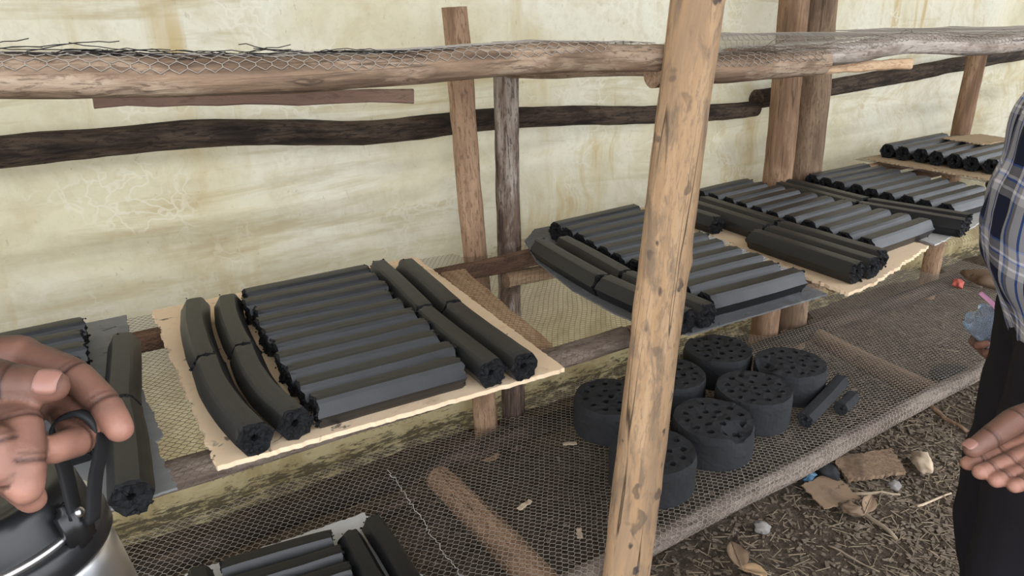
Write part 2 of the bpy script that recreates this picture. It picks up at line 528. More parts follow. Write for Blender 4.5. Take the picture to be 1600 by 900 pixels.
def plank(name, A, B, width, thick, mat, seed=0, updir=(0, 0, 1), parent=None, jag=0.0):
    A, B = Vector(A), Vector(B)
    L = (B - A).length
    n = max(8, int(L / 0.04))
    vs, fs = [], []
    rnd = random.Random(seed)
    for i in range(n + 1):
        t = i / n
        w0 = width / 2 + rnd.uniform(-1, 1) * 0.002
        w1 = width / 2 + rnd.uniform(-1, 1) * 0.002
        zz = t * L + (rnd.uniform(-jag, jag) if i in (0, n) else 0)
        bow = 0.004 * ns(t * 3, seed)
        b = min(0.004, thick * 0.2)
        vs += [(-w0 + b, -thick / 2 + bow, zz), (w1 - b, -thick / 2 + bow, zz), (w1, -thick / 2 + b + bow, zz), (w1, thick / 2 - b + bow, zz),
               (w1 - b, thick / 2 + bow, zz), (-w0 + b, thick / 2 + bow, zz), (-w0, thick / 2 - b + bow, zz), (-w0, -thick / 2 + b + bow, zz)]
    for i in range(n):
        for s in range(8):
            s2 = (s + 1) % 8
            fs.append((i * 8 + s, i * 8 + s2, (i + 1) * 8 + s2, (i + 1) * 8 + s))
    fs.append(tuple(range(7, -1, -1)))
    fs.append(tuple(n * 8 + s for s in range(8)))
    o = link(name, mesh(name, vs, fs, False), mat, parent)
    z = (B - A).normalized()
    y = Vector(updir); y = (y - z * y.dot(z)).normalized()
    x = y.cross(z)
    o.matrix_world = Matrix(((x.x, y.x, z.x, A.x), (x.y, y.y, z.y, A.y), (x.z, y.z, z.z, A.z), (0, 0, 0, 1)))
    return o


def sheet(name, outline, z, thick, jags, mat, edge_mat=None, seed=0, warp=0.0):
    """a flat board or sheet from its outline; jags gives the raggedness of each side in turn"""
    rnd = random.Random(seed)
    pts = []
    m = len(outline)
    for i in range(m):
        a, b = Vector(outline[i]), Vector(outline[(i + 1) % m])
        d = b - a
        nn = max(1, int(d.length / 0.007))
        nrm = Vector((d.y, -d.x)).normalized()
        for k in range(nn):
            t = k / nn
            j = jags[i]
            off = j * (ns(a.x * 7 + t * d.length * 22, seed, i) + 0.8 * rnd.uniform(-1, 1)) if 0 < k else 0
            pts.append(a + d * t + nrm * off)
    cx = sum((p.x for p in pts)) / len(pts); cy = sum((p.y for p in pts)) / len(pts)
    bm = bmesh.new()
    vt = [bm.verts.new((p.x - cx, p.y - cy, thick)) for p in pts]
    vb = [bm.verts.new((p.x - cx, p.y - cy, 0)) for p in pts]
    ft = bm.faces.new(vt); bm.faces.new(vb[::-1])
    n = len(pts)
    for i in range(n):
        f = bm.faces.new((vt[i], vb[i], vb[(i + 1) % n], vt[(i + 1) % n]))
        f.material_index = 1 if edge_mat else 0
    bmesh.ops.recalc_face_normals(bm, faces=bm.faces)
    bmesh.ops.triangulate(bm, faces=[f for f in bm.faces if len(f.verts) > 4])
    me = bm_mesh(name, bm)
    o = link(name, me, mat)
    if edge_mat:
        me.materials.append(edge_mat)
    o.location = (cx, cy, z)
    return o


def prisms(name, E0, E1, radius):
    """three-sided wires for many edges at once"""
    d = E1 - E0
    ln = np.linalg.norm(d, axis=1, keepdims=True)
    d = d / np.maximum(ln, 1e-9)
    ref = np.where(np.abs(d[:, 2:3]) > 0.9, np.array([[1.0, 0, 0]]), np.array([[0, 0, 1.0]]))
    a = np.cross(d, ref); a /= np.linalg.norm(a, axis=1, keepdims=True)
    b = np.cross(d, a)
    n = len(E0)
    V = np.zeros((n, 6, 3), np.float32)
    for k in range(3):
        an = 2 * math.pi * k / 3 + math.pi / 2
        off = (a * math.cos(an) + b * math.sin(an)) * radius
        V[:, k] = E0 + off; V[:, 3 + k] = E1 + off
    idx = np.arange(n)[:, None] * 6
    Q = np.concatenate([idx + np.array([[k, (k + 1) % 3, 3 + (k + 1) % 3, 3 + k]]) for k in range(3)], axis=1).reshape(-1)
    me = bpy.data.meshes.new(name)
    me.vertices.add(n * 6); me.vertices.foreach_set('co', V.reshape(-1))
    me.loops.add(len(Q)); me.loops.foreach_set('vertex_index', Q.astype(np.int32))
    nf = n * 3
    me.polygons.add(nf)
    me.polygons.foreach_set('loop_start', np.arange(nf, dtype=np.int32) * 4)
    me.update(calc_edges=True)
    me.validate()
    return me


POSTS = [(1.01, 1.85, 0.062), (1.131, 1.845, 0.046), (2.365, 1.848, 0.088), (2.51, 1.86, 0.112), (3.63, 1.84, 0.055), (1.01, 1.030, 0.075), (0.93, 1.030, 0.066), (2.565, 1.86, 0.090)]


def netting(name, x0, x1, s0, s1, cx, cy, pos, radius, mat, d=0.30, skip=None):
    """hexagonal wire netting: rows of zigzag wire twisted together; pos(x, s) bends the flat net into place"""
    nx = int((x1 - x0) / (cx / 2)); ny = int((s1 - s0) / cy)
    I, J = np.meshgrid(np.arange(nx + 1), np.arange(ny + 1), indexing='ij')
    sgn = np.where((I + J) % 2 == 1, 1.0, -1.0)
    X = x0 + I * cx / 2
    S = s0 + J * cy + sgn * d * cy
    X = X + 0.0025 * np.sin(S * 31 + X * 7) ; S = S + 0.0025 * np.sin(X * 23 + 1.3)
    P = pos(X, S)
    a0 = P[:-1, :].reshape(-1, 3); a1 = P[1:, :].reshape(-1, 3)
    msk = ((I + J) % 2 == 1)[:, :-1]
    b0 = P[:, :-1][msk]; b1 = P[:, 1:][msk]
    E0 = np.concatenate([a0, b0]); E1 = np.concatenate([a1, b1])
    if True:   # the net is cut out around the posts
        keep = np.ones(len(E0), bool)
        for (px, py, pr) in POSTS:
            keep &= ((E0[:, 0] - px) ** 2 + (E0[:, 1] - py) ** 2 > pr ** 2) & ((E1[:, 0] - px) ** 2 + (E1[:, 1] - py) ** 2 > pr ** 2)
        E0, E1 = E0[keep], E1[keep]
    return link(name, prisms(name, E0, E1, radius), mat)


# ------------------------------------------------------------------ setting: ground and tarpaulin
def build_ground():
    xs = np.concatenate([np.linspace(-9, -1.2, 14), np.linspace(-1.1, 4.6, 200), np.linspace(4.8, 14, 16)])
    ys = np.concatenate([np.linspace(-8, -0.4, 14), np.linspace(-0.35, 2.3, 105), np.linspace(2.5, 9, 12)])
    vs = []
    for y in ys:
        for x in xs:
            h = 0.018 * ns(x * 1.7, y * 1.7, 3) + 0.010 * ns(x * 7, y * 7, 1) + 0.006 * ns(x * 22, y * 22, 5) - 0.012
            vs.append((x, y, h))
    nx = len(xs)
    fs = [(j * nx + i, j * nx + i + 1, (j + 1) * nx + i + 1, (j + 1) * nx + i) for j in range(len(ys) - 1) for i in range(nx - 1)]
    o = link('floor', mesh('floor', vs, fs), M['soil'])
    tag(o, 'bare brown trampled earth floor strewn with litter', 'ground', kind='structure')


build_ground()


def tarp_y(x, z):
    y = 2.03 + 0.022 * ns(x * 0.9, z * 1.3, 2.2) + 0.006 * ns(x * 5, z * 4, 7)
    # swags hanging under the rear rail
    m = max(0.0, min(1.0, (1.10 - z) / 0.06)) * max(0.0, min(1.0, (z - 0.30) / 0.45))
    y += m * (-0.018 + 0.060 * ns(x * 0.45 + z * 0.5, z * 5.5, 4.4) + 0.016 * ns(x * 1.0, z * 15, 9.0))
    if 0.62 < z < 1.12:   # sharp creases gathered below the rail
        f = math.sin(math.pi * (z - 0.62) / 0.5)
        y -= f * 0.020 * max(0.0, 1 - abs(ns(x * 0.5 + 3.3, z * 4.6 - x * 0.12, 8.1)) * 9)
        y -= f * 0.012 * max(0.0, 1 - abs(ns(x * 0.8 + 7.1, z * 7.5 + x * 0.2, 2.7)) * 10)
    if z < 0.5:
        y += 0.02 * ns(x * 2.5, z * 6, 1) * (0.5 - z) / 0.5
    if x > 3.2:   # drawn-up diagonal folds beyond the thick posts
        k = min(1.0, (x - 3.2) / 1.0)
        q = (x - 5.0) * math.cos(0.5) - (z - 1.3) * math.sin(0.5)
        y += k * 0.05 * ns(q * 4.2, (x + z) * 0.35, 6.1)
    return y


def build_tarp():
    xs = np.linspace(-3.0, 9.5, 520); zs = np.linspace(-0.03, 3.0, 170)
    vs = [(x, tarp_y(x, z), z) for z in zs for x in xs]
    nx = len(xs)
    fs = [(j * nx + i, j * nx + i + 1, (j + 1) * nx + i + 1, (j + 1) * nx + i) for j in range(len(zs) - 1) for i in range(nx - 1)]
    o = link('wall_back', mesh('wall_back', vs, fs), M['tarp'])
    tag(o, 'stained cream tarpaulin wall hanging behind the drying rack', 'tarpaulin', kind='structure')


build_tarp()


def build_roof():
    # corrugated iron over the rack, open towards the aisle
    xs = np.linspace(-3.2, 9.8, 700); ys = np.linspace(-0.35, 2.25, 8)
    vs = [(x, y, 2.50 + 0.20 * (y + 0.35) / 2.6 + 0.010 * math.sin(x * 2 * math.pi / 0.076)) for y in ys for x in xs]
    nx = len(xs)
    fs = [(j * nx + i, j * nx + i + 1, (j + 1) * nx + i + 1, (j + 1) * nx + i) for j in range(len(ys) - 1) for i in range(nx - 1)]
    o = link('ceiling', mesh('ceiling', vs, fs), M['iron'])
    md = o.modifiers.new('thickness', 'SOLIDIFY'); md.thickness = 0.002
    tag(o, 'corrugated iron roof sheltering the drying rack', 'roof', kind='structure')


build_roof()

# ------------------------------------------------------------------ the rack: posts and rails
tag(make_log('front_pole', (0.926, 1.030, -0.04), (1.106, 1.030, 1.95), 0.056, 0.046, M['pole'], 1, (0.008, 0.004), seg=32, amp=0.05,
             knots=[(0.48, 4.0, 0.10), (0.22, 3.4, 0.14), (0.64, 4.6, 0.1)]),
    'tall leaning peeled orange-brown pole with black spots in front of the rack', 'pole')
tag(make_log('back_post', (1.032, 1.84, -0.03), (0.985, 1.86, 1.405), 0.040, 0.034, M['post'], 2, (0.012, 0), knots=[(0.80, 4.4, 0.12), (0.86, 5.0, 0.1)]),
    'slim brown post with a sawn flat top rising above the upper rail', 'post')
tag(make_log('bark_post', (1.132, 1.845, -0.03), (1.130, 1.845, 1.312), 0.037, 0.036, M['post_bark'], 3, (0.004, 0), amp=0.10),
    'short post with patchy grey bark ending just above the upper rail', 'post')
tag(make_log('back_post', (2.388, 1.848, -0.03), (2.306, 1.848, 2.6), 0.056, 0.050, M['post'], 4, (0.012, 0)),
    'orange-brown post beside the thickest post, leaning slightly', 'post')
tag(make_log('thick_post', (2.570, 1.86, -0.03), (2.430, 1.86, 2.6), 0.073, 0.066, M['post_dull'], 5, (0.01, 0)),
    'thickest dull brown post against the tarpaulin', 'post')
tag(make_log('far_post', (3.62, 1.84, -0.03), (3.645, 1.84, 1.262), 0.043, 0.040, M['post'], 6),
    'thin post at the far end behind the farthest briquettes', 'post')
tag(make_log('aisle_post', (2.58, 0.985, -0.03), (2.66, 1.06, 0.70), 0.036, 0.034, M['pole'], 7),
    'brown post at the edge of the aisle behind the black trousers', 'post')

# upper rails
tag(make_log('upper_rail', (-1.3, 1.10, 1.349), (1.03, 1.10, 1.303), 0.026, 0.025, M['rail'], 11, (0, 0.004), seg=26, amp=0.10,
             knots=[(0.58, 3.3, 0.22), (0.70, 3.3, 0.25), (0.30, 3.4, 0.2), (0.88, 3.6, 0.16), (0.97, 3.2, 0.2)]),
    'long brown upper front rail with knots and netting nailed over it', 'rail')
tag(make_log('upper_rail', (1.02, 1.115, 1.278), (1.52, 1.10, 1.272), 0.029, 0.027, M['rail'], 12, seg=24, amp=0.08, knots=[(0.5, 3.3, 0.15)]),
    'short upper rail piece with sawn end behind the leaning pole', 'rail')
tag(make_log('upper_rail', (1.30, 1.178, 1.286), (3.9, 1.150, 1.268), 0.026, 0.024, M['rail_grey'], 13, (0, 0.0), seg=24, amp=0.12, knots=[(0.2, 3.4, 0.2), (0.36, 3.2, 0.2)], wob=0.02),
    'long pale grey upper rail running to the far end', 'rail')
tag(make_log('back_rail', (-1.3, 1.955, 1.155), (2.33, 1.955, 1.022), 0.037, 0.030, M['dark_log'], 14, (0, 0.016), seg=24, amp=0.10, wob=0.022),
    'long dark bark-covered rail along the tarpaulin', 'rail')
tag(make_log('back_rail', (2.345, 1.968, 1.052), (4.6, 1.968, 1.15), 0.036, 0.033, M['dark_log'], 15, (0, 0), seg=22, amp=0.10),
    'dark rail behind the thickest post, rising to the far end', 'rail')
tag(plank('batten', (0.06, 1.20, 1.292), (0.555, 1.22, 1.258), 0.024, 0.012, M['plank_pink'], 2, updir=(0, -1, 0)),
    'thin reddish-brown batten hanging under the long upper rail', 'batten')
tag(plank('batten', (1.45, 1.190, 1.250), (2.02, 1.188, 1.240), 0.026, 0.020, M['plank'], 3, updir=(0, -1, 0)),
    'pale batten under the grey upper rail', 'batten')
tag(make_log('cross_beam', (1.100, 1.145, 1.282), (1.122, 1.80, 1.236), 0.022, 0.024, M['rail'], 16),
    'short cross beam tying the upper rail to the bark-patched post', 'beam')
tag(make_log('cross_beam', (3.45, 1.13, 1.236), (3.62, 1.80, 1.245), 0.026, 0.028, M['rail'], 17),
    'cross beam tying the grey upper rail to the thin far post', 'beam')

# middle rails
tag(make_log('middle_rail', (-1.3, 1.165, 0.688), (1.02, 1.165, 0.690), 0.027, 0.026, M['rail_dull'], 21, (0, 0), seg=24, amp=0.08, wob=0.003),
    'rough grey front rail under the torn plywood board', 'rail')
tag(make_log('middle_rail', (1.03, 1.160, 0.690), (1.66, 1.130, 0.692), 0.026, 0.025, M['rail'], 22, seg=22, wob=0.003),
    'short front rail under the dark sheet behind the leaning pole', 'rail')
tag(make_log('middle_rail', (1.69, 1.105, 0.694), (3.5, 1.365, 0.698), 0.022, 0.020, M['rail_dull'], 23, seg=20, amp=0.1, wob=0.003),
    'slender bare grey pole edging the far half of the middle shelf', 'rail')
tag(make_log('middle_back_rail', (-1.3, 1.775, 0.690), (1.30, 1.765, 0.690), 0.027, 0.026, M['red_bark'], 24, seg=22, amp=0.12, wob=0.003),
    'reddish bark back rail of the middle shelf', 'rail')
tag(make_log('middle_back_rail', (1.32, 1.74, 0.688), (4.2, 1.75, 0.690), 0.026, 0.025, M['red_bark'], 25, seg=20, amp=0.1, wob=0.003),
    'back rail of the middle shelf under the far boards', 'rail')
tag(plank('cross_plank', (0.800, 1.195, 0.703), (0.882, 1.742, 0.703), 0.075, 0.018, M['plank'], 5),
    'pale wooden cross plank under the bare netting gap', 'plank')
tag(make_log('cross_beam', (1.07, 1.765, 0.636), (1.40, 1.765, 0.638), 0.024, 0.024, M['plank'], 26),
    'short peeled log end tucked under the back rail', 'beam')
tag(plank('cross_plank', (1.40, 1.175, 0.700), (1.45, 1.70, 0.700), 0.07, 0.03, M['plank'], 6),
    'wooden cross plank under the dark curved sheet', 'plank')

# lower rails
tag(make_log('lower_rail', (-0.9, 1.085, 0.090), (3.1, 1.165, 0.095), 0.031, 0.028, M['rail_dull'], 31, seg=24, amp=0.08, wob=0.012),
    'grey front rail of the lowest shelf wrapped in netting', 'rail')
tag(make_log('lower_back_rail', (-1.3, 1.762, 0.090), (4.6, 1.745, 0.090), 0.034, 0.032, M['dark_log'], 32, seg=20, amp=0.1),
    'dark back rail of the lowest shelf at the foot of the tarpaulin', 'rail')
tag(make_log('lower_cross_log', (0.803, 1.150, 0.070), (0.785, 1.727, 0.070), 0.046, 0.040, M['post'], 33, seg=22),
    'peeled cross log lying under the lowest netting left of the leaning pole', 'log')
tag(make_log('lower_cross_log', (2.50, 1.182, 0.074), (2.58, 1.715, 0.074), 0.040, 0.036, M['post_dull'], 34, seg=20),
    'dull cross log under the lowest netting beyond the honeycomb blocks', 'log')
tag(make_log('stray_pole', (-0.2, 1.62, 0.045), (0.70, 1.70, 0.04), 0.022, 0.020, M['dark_log'], 35, seg=14),
    'thin dark pole lying on the soil under the lowest netting', 'pole')


# netting
def rail_at(seeds, X):
    """centre and radius of the front rail at each X, where several rails follow one another"""
    yc, zc, r = np.zeros_like(X), np.zeros_like(X), np.zeros_like(X)
    for k, (sd, x_from) in enumerate(seeds):
        L = LOG_LINES[sd]
        w = np.clip((X - x_from) / 0.05, 0, 1) if k else np.ones_like(X)
        for arr, col in ((yc, 1), (zc, 2), (r, 3)):
            arr += w * (np.interp(X, L[:, 0], L[:, col]) - arr)
    return yc, zc, r


def drape(X, S, seeds, gap, front_deg, far):
    """netting that starts on the front of a rail, bends over its top and runs back; far(X, Y, z_top) is the height behind the rail"""
    yc, zc, r = rail_at(seeds, X)
    rw = r + gap
    a0 = math.radians(front_deg)
    ang = a0 - S / rw                      # 90 degrees is the top of the rail
    on = ang > math.pi / 2
    arc = rw * (a0 - math.pi / 2)
    Yb = yc + (S - arc)
    Y = np.where(on, yc + rw * np.cos(ang), Yb)
    Z = np.where(on, zc + rw * np.sin(ang), far(X, Yb, zc + rw))
    return np.stack([X, Y, Z], -1)


def rest_on(P, seeds, gap=0.001):
    """lift netting that would sink into a rail onto that rail's surface"""
    for sd in seeds:
        L = LOG_LINES[sd]
        X, Y = P[..., 0], P[..., 1]
        yc, zc, r = (np.interp(X, L[:, 0], L[:, c]) for c in (1, 2, 3))
        dy = np.abs(Y - yc)
        inside = (dy < r) & (X >= L[0, 0]) & (X <= L[-1, 0]) & (P[..., 2] > zc)
        top = zc + np.sqrt(np.maximum(r * r - dy * dy, 0)) + gap
        P[..., 2] = np.where(inside, np.maximum(P[..., 2], top), P[..., 2])
    return P


def low_pos(X, S):
    def far(X, Y, top):
        t = np.clip((Y - 1.15) / 0.10, 0, 1)
        return top * (1 - t) + t * (0.130 - 0.012 * np.sin(np.clip((Y - 1.13) / 0.66, 0, 1) * math.pi) + 0.003 * np.sin(X * 9 + Y * 5))
    return rest_on(drape(X, S, [(31, 0)], 0.0015, 185, far), (32,))


def mid_pos(X, S):
    Y = 1.085 + S
    Z = 0.7205 - 0.004 * np.sin(np.clip((Y - 1.13) / 0.66, 0, 1) * math.pi) + 0.001 * np.sin(X * 11)
    Z = Z - 0.03 * np.clip((1.10 - Y) / 0.03, 0, 1) ** 2
    return rest_on(np.stack([X, Y, Z], -1), (21, 22, 23, 24, 25), 0.0006)


def up_pos(X, S):
    def far(X, Y, top):
        d = np.clip((Y - 1.15) / 0.65, 0, 1)
        left = top - 0.075 * d
        right = top - 0.012 * d
        w = np.clip((X - 1.5) / 0.5, 0, 1)
        return left * (1 - w) + right * w + 0.003 * np.sin(X * 13 + Y * 9) * d
    return rest_on(drape(X, S, [(11, 0), (12, 1.02), (13, 1.50)], 0.0012, 158, far), (11, 12, 13))


tag(netting('lower_netting', -0.9, 3.9, 0.0, 0.80, 0.019, 0.0125, low_pos, 0.00062, M['wire']),
    'sagging hexagonal wire netting of the lowest shelf', 'wire netting')
tag(netting('middle_netting', -0.9, 3.4, 0.0, 0.77, 0.015, 0.0095, mid_pos, 0.00050, M['wire_rust']),
    'fine wire netting stretched over the middle shelf', 'wire netting')
tag(netting('upper_netting', -0.9, 4.2, 0.0, 0.80, 0.022, 0.011, up_pos, 0.00075, M['wire']),
    'wire netting nailed over the upper rails', 'wire netting')


def loose_wires(name, n, seed, box, mat, r, length, label, rail, droop=0.0):
    rnd = random.Random(seed)
    E0, E1 = [], []
    for i in range(n):
        p = Vector((rnd.uniform(*box[0]), 0, 0))
        L = LOG_LINES[rail]
        yc, zc, rr = (float(np.interp(p.x, L[:, 0], L[:, c])) for c in (1, 2, 3))
        p.y = yc + rnd.uniform(-0.006, 0.012); p.z = zc + rr + rnd.uniform(0.001, 0.006)
        d = Vector((rnd.choice((-1, 1)) * rnd.uniform(0.7, 1), rnd.uniform(-.25, .25), rnd.uniform(-.12, .05))).normalized()
        st = rnd.uniform(*length) / 8
        for k in range(8):
            q = p + d * st + Vector((0, rnd.uniform(-.002, .002), rnd.uniform(-.0022, .0022) - droop))
            yc, zc, rr = (float(np.interp(q.x, L[:, 0], L[:, c])) for c in (1, 2, 3))
            if abs(q.y - yc) < rr: q.z = max(q.z, zc + math.sqrt(rr * rr - (q.y - yc) ** 2) + 0.0008)
            E0.append(p.copy()); E1.append(q.copy())
            d = (d + Vector((0, rnd.uniform(-.2, .2), rnd.uniform(-.10, .09)))).normalized()
            p = q
    o = link(name, prisms(name, np.array(E0, float), np.array(E1, float), r), mat)
    return tag(o, label, 'wire', kind='stuff')


loose_wires('frayed_wire', 60, 5, ((-0.16, 0.46), (1.095, 1.125), (1.340, 1.347)), M['wire_black'], 0.0008, (0.06, 0.13),
            'tangle of blackened wire ends along the top of the long upper rail', 11)
loose_wires('frayed_wire', 40, 6, ((1.23, 1.5), (1.10, 1.14), (1.302, 1.318)), M['wire_rust'], 0.0007, (0.05, 0.14),
            'tangle of rusty wire ends on the short upper rail piece', 12)
loose_wires('frayed_wire', 30, 8, ((1.6, 3.4), (1.15, 1.25), (1.305, 1.325)), M['wire_rust'], 0.0007, (0.05, 0.16),
            'rusty wire ends curling above the grey upper rail', 13)

# bright twisted joint where two widths of netting meet
rnd = random.Random(3)
pts = []
for i in range(70):
    t = i / 69
    pts.append((0.640 - 0.03 * t + rnd.uniform(-.006, .006), 1.745 - 0.62 * t, 0.124 + 0.012 * abs(t - .5) * 2 + rnd.uniform(0, .006)))
tag(link('netting_seam', tube_mesh('netting_seam', pts, 0.0010, 4), M['wire_bright']),
    'bright twisted wire seam joining two widths of the lowest netting', 'wire seam')

# ------------------------------------------------------------------ boards and sheets on the middle shelf
ZB = 0.7235
tag(sheet('plywood_board', [(0.116, 1.082), (0.768, 1.050), (0.822, 1.86), (0.122, 1.85)], ZB, 0.009, [0.002, 0.002, 0.002, 0.0055], M['ply'], M['ply_edge'], 1),
    'torn pale plywood board with ragged side between two bare netting gaps', 'board')
tag(sheet('grey_sheet', [(-0.72, 1.06), (0.054, 1.066), (0.042, 1.225), (0.058, 1.24), (0.046, 1.50), (0.066, 1.87), (-0.70, 1.87)], ZB, 0.004, [0.001, 0.004, 0.003, 0.003, 0.003, 0.002, 0], M['sheet_mid'], None, 2),
    'worn grey sheet under the briquettes beside the flask', 'sheet')
tag(sheet('dark_sheet', [(1.095, 1.035), (1.545, 1.018), (1.630, 1.90), (1.27, 1.91), (1.175, 1.82), (1.095, 1.64), (1.045, 1.40), (1.035, 1.22), (1.05, 1.09)], ZB, 0.004, [0.001] * 9, M['sheet'], None, 3),
    'dark grey sheet with curved edge behind the leaning pole', 'sheet')
tag(sheet('plywood_board', [(1.580, 0.985), (1.70, 0.995), (2.10, 1.085), (2.19, 1.90), (1.68, 1.90)], ZB, 0.009, [0.004, 0.006, 0.002, 0.002, 0.005], M['ply'], M['ply_edge'], 4),
    'plywood board with splintered front corner beyond the dark sheet', 'board')
tag(sheet('pale_sheet', [(2.14, 1.09), (2.42, 1.125), (2.84, 1.20), (2.90, 1.785), (2.26, 1.785)], ZB, 0.005, [0.003, 0.003, 0.002, 0.001, 0.002], M['sheet_pale'], None, 5),
    'pale grey sheet under the briquettes beside the plaid shirt', 'sheet')

# row of thin white slivers along the dark sheet
rnd = random.Random(8)
E0, E1 = [], []
for i in range(64):
    t = i / 63
    x = 1.578 + 0.060 * t; y = 1.165 + 0.40 * t
    if ns(t * 9, 3.3) < -0.12: continue
    l = rnd.uniform(0.012, 0.030)
    E0.append((x - .005, y, ZB + 0.0115)); E1.append((x + l, y + rnd.uniform(-.004, .006) - 0.3 * l, ZB + 0.012 + rnd.uniform(0, .003)))
o = link('white_slivers', prisms('white_slivers', np.array(E0), np.array(E1), 0.0019), M['paint'])
tag(o, 'thin white slivers along the edge of the far plywood board', 'fibres', kind='stuff')

# far raised tray
tag(sheet('cardboard_tray', [(2.86, 1.30), (3.46, 1.36), (3.52, 1.86), (2.86, 1.80)], 0.783, 0.006, [0.004] * 4, M['card'], None, 6),
    'brown cardboard tray under the farthest briquettes', 'board')
tag(make_log('tray_log', (2.80, 1.765, 0.749), (3.75, 1.768, 0.752), 0.027, 0.025, M['post'], 41), 'log with sawn end carrying the farthest tray at the back', 'log')
tag(make_log('tray_log', (2.93, 1.33, 0.753), (3.60, 1.40, 0.754), 0.023, 0.022, M['dark_log'], 42), 'dark log carrying the farthest tray in front', 'log')
def tray_pos(X, S):
    return np.stack([X + 0 * S, 1.30 + S, 0.7800 + 0.001 * np.sin(X * 20)], -1)
tag(netting('tray_netting', 2.84, 3.6, 0.0, 0.55, 0.015, 0.0095, tray_pos, 0.0006, M['wire_rust']),
    'rusty netting under the farthest cardboard tray', 'wire netting')
tag(sheet('cardboard_scrap', [(3.20, 1.52), (3.42, 1.50), (3.45, 1.66), (3.23, 1.70)], 0.8458, 0.005, [0.008] * 4, M['card'], None, 9),
    'torn cardboard scrap lying on the farthest briquettes', 'cardboard')

# ------------------------------------------------------------------ hexagonal briquettes
RH = 0.0325
HH = RH * 0.866


def stick_mesh(name, L, bend, seed, lift=0.0):
    rnd = random.Random(seed)
    per = 4
    prof = []
    for c in range(6):
        a0, a1 = math.radians(60 * c), math.radians(60 * c + 60)
        p0 = Vector((math.cos(a0), math.sin(a0))); p1 = Vector((math.cos(a1), math.sin(a1)))
        for k in range(per):
            p = p0.lerp(p1, (k + (0.16 if k == 0 else 0)) / per if k else 0.0)
            if k == 0: p = p * 0.975
            prof.append(p)
    m = len(prof)
    n = 20
    vs, fs = [], []
    for i in range(n + 1):
        t = i / n
        x = (t - 0.5) * L
        e = min(t, 1 - t) * L
        by = bend * (1 - (2 * t - 1) ** 2) + 0.0015 * ns(t * 4, seed)
        bz = lift * (2 * t - 1) ** 2
        for s, p in enumerate(prof):
            r = RH * (1 + 0.010 * ns(t * 7, s * 0.6, seed))
            if e < 0.018:
                r *= 1 - 0.05 * (1 - e / 0.018) * abs(ns(s * 1.9, seed, 2)) * 2
            dx = 0.0
            if i in (0, n):
                dx = rnd.uniform(-0.0055, 0.0035) * (1 if i == n else -1)
            vs.append((x + dx, by + p.x * r, bz + p.y * r))
    for i in range(n):
        for s in range(m):
            s2 = (s + 1) % m
            fs.append((i * m + s, i * m + s2, (i + 1) * m + s2, (i + 1) * m + s))
    # crumbled ends with the bore
    for base, sg in ((0, -1), (n, 1)):
        ring = [base * m + s for s in range(m)]
        c = Vector((0, 0, 0))
        for v in ring: c += Vector(vs[v])
        c /= m
        for f, dep in ((0.86, 0.001), (0.68, 0.000), (0.50, 0.000), (0.33, -0.001), (0.19, -0.004), (0.16, -0.035)):
            new = []
            for s in range(m):
                p = prof[s]
                q = p.normalized() if f < 0.3 else p
                ja = rnd.uniform(-0.16, 0.16) if f > 0.3 else 0.0
                q = Vector((q.x * math.cos(ja) - q.y * math.sin(ja), q.x * math.sin(ja) + q.y * math.cos(ja)))
                new.append(len(vs))
                j = (0.006 * ns(q.x * f * 3.4 + seed, q.y * f * 3.4, sg * 3) + rnd.uniform(-0.0026, 0.0026)) if f > 0.18 else 0
                vs.append((c.x + sg * (dep + j), c.y + q.x * RH * f * (1 + 0.06 * ns(s * .7, f * 9, seed)), c.z + q.y * RH * f * (1 + 0.06 * ns(s * .7, f * 9, seed))))
            for s in range(m):
                s2 = (s + 1) % m
                q = (ring[s], ring[s2], new[s2], new[s])
                fs.append(q if sg > 0 else q[::-1])
            ring = new
        fs.append(tuple(ring) if sg > 0 else tuple(ring[::-1]))
    # loose crumbs clinging to the rims
    for k in range(44):
        sg = rnd.choice((-1, 1))
        p = prof[rnd.randrange(m)]
        c = Vector((sg * (L / 2 + rnd.uniform(-0.004, 0.005)), bend * 0 + p.x * RH * rnd.uniform(.6, 1.02), lift + p.y * RH * rnd.uniform(.6, 1.0)))
        s = rnd.uniform(0.0018, 0.0045)
        b = len(vs)
        vs += [tuple(c + Vector(d) * s * rnd.uniform(.6, 1.3)) for d in ((1, 0, 0), (-1, 0, 0), (0, 1, 0), (0, -1, 0), (0, 0, 1), (0, 0, -1))]
        for f in ((0, 2, 4), (2, 1, 4), (1, 3, 4), (3, 0, 4), (2, 0, 5), (1, 2, 5), (3, 1, 5), (0, 3, 5)):
            fs.append(tuple(b + q for q in f))
    me = mesh(name, vs, fs, False)
    me.materials.append(M['char'])
    me.materials.append(M['char_end'])
    for p in me.polygons[n * m:]:
        p.material_index = 1
    return me


LS = 0.325
STICKS = {
    'straight': [stick_mesh('straight_briquette', LS, b, 10 + i) for i, b in enumerate((0.001, -0.002, 0.003, 0.0, -0.001))],
    'curved': [stick_mesh('curved_briquette', LS, b, 30 + i) for i, b in enumerate((0.010, 0.013, 0.008))],
}
rnd_s = random.Random(77)


def stick(p0, p1, zbase, label, group, kind='straight', idx=None, roll=0.0, flip=False):
    """one briquette lying from p0 to p1 (plan coordinates) on a surface at zbase"""
    arr = STICKS[kind]
    me = arr[idx if idx is not None else rnd_s.randrange(len(arr))]
    o = bpy.data.objects.new('charcoal_briquette', me)
    COL.objects.link(o)
    a, b = Vector(p0), Vector(p1)
    if flip: a, b = b, a
    d = b - a
    o.location = ((a.x + b.x) / 2, (a.y + b.y) / 2, zbase + HH + 0.0006)
    o.rotation_euler = (roll, 0, math.atan2(d.y, d.x))
    o.scale = (d.length / LS, 1, 1)
    return tag(o, label, 'briquette', group)


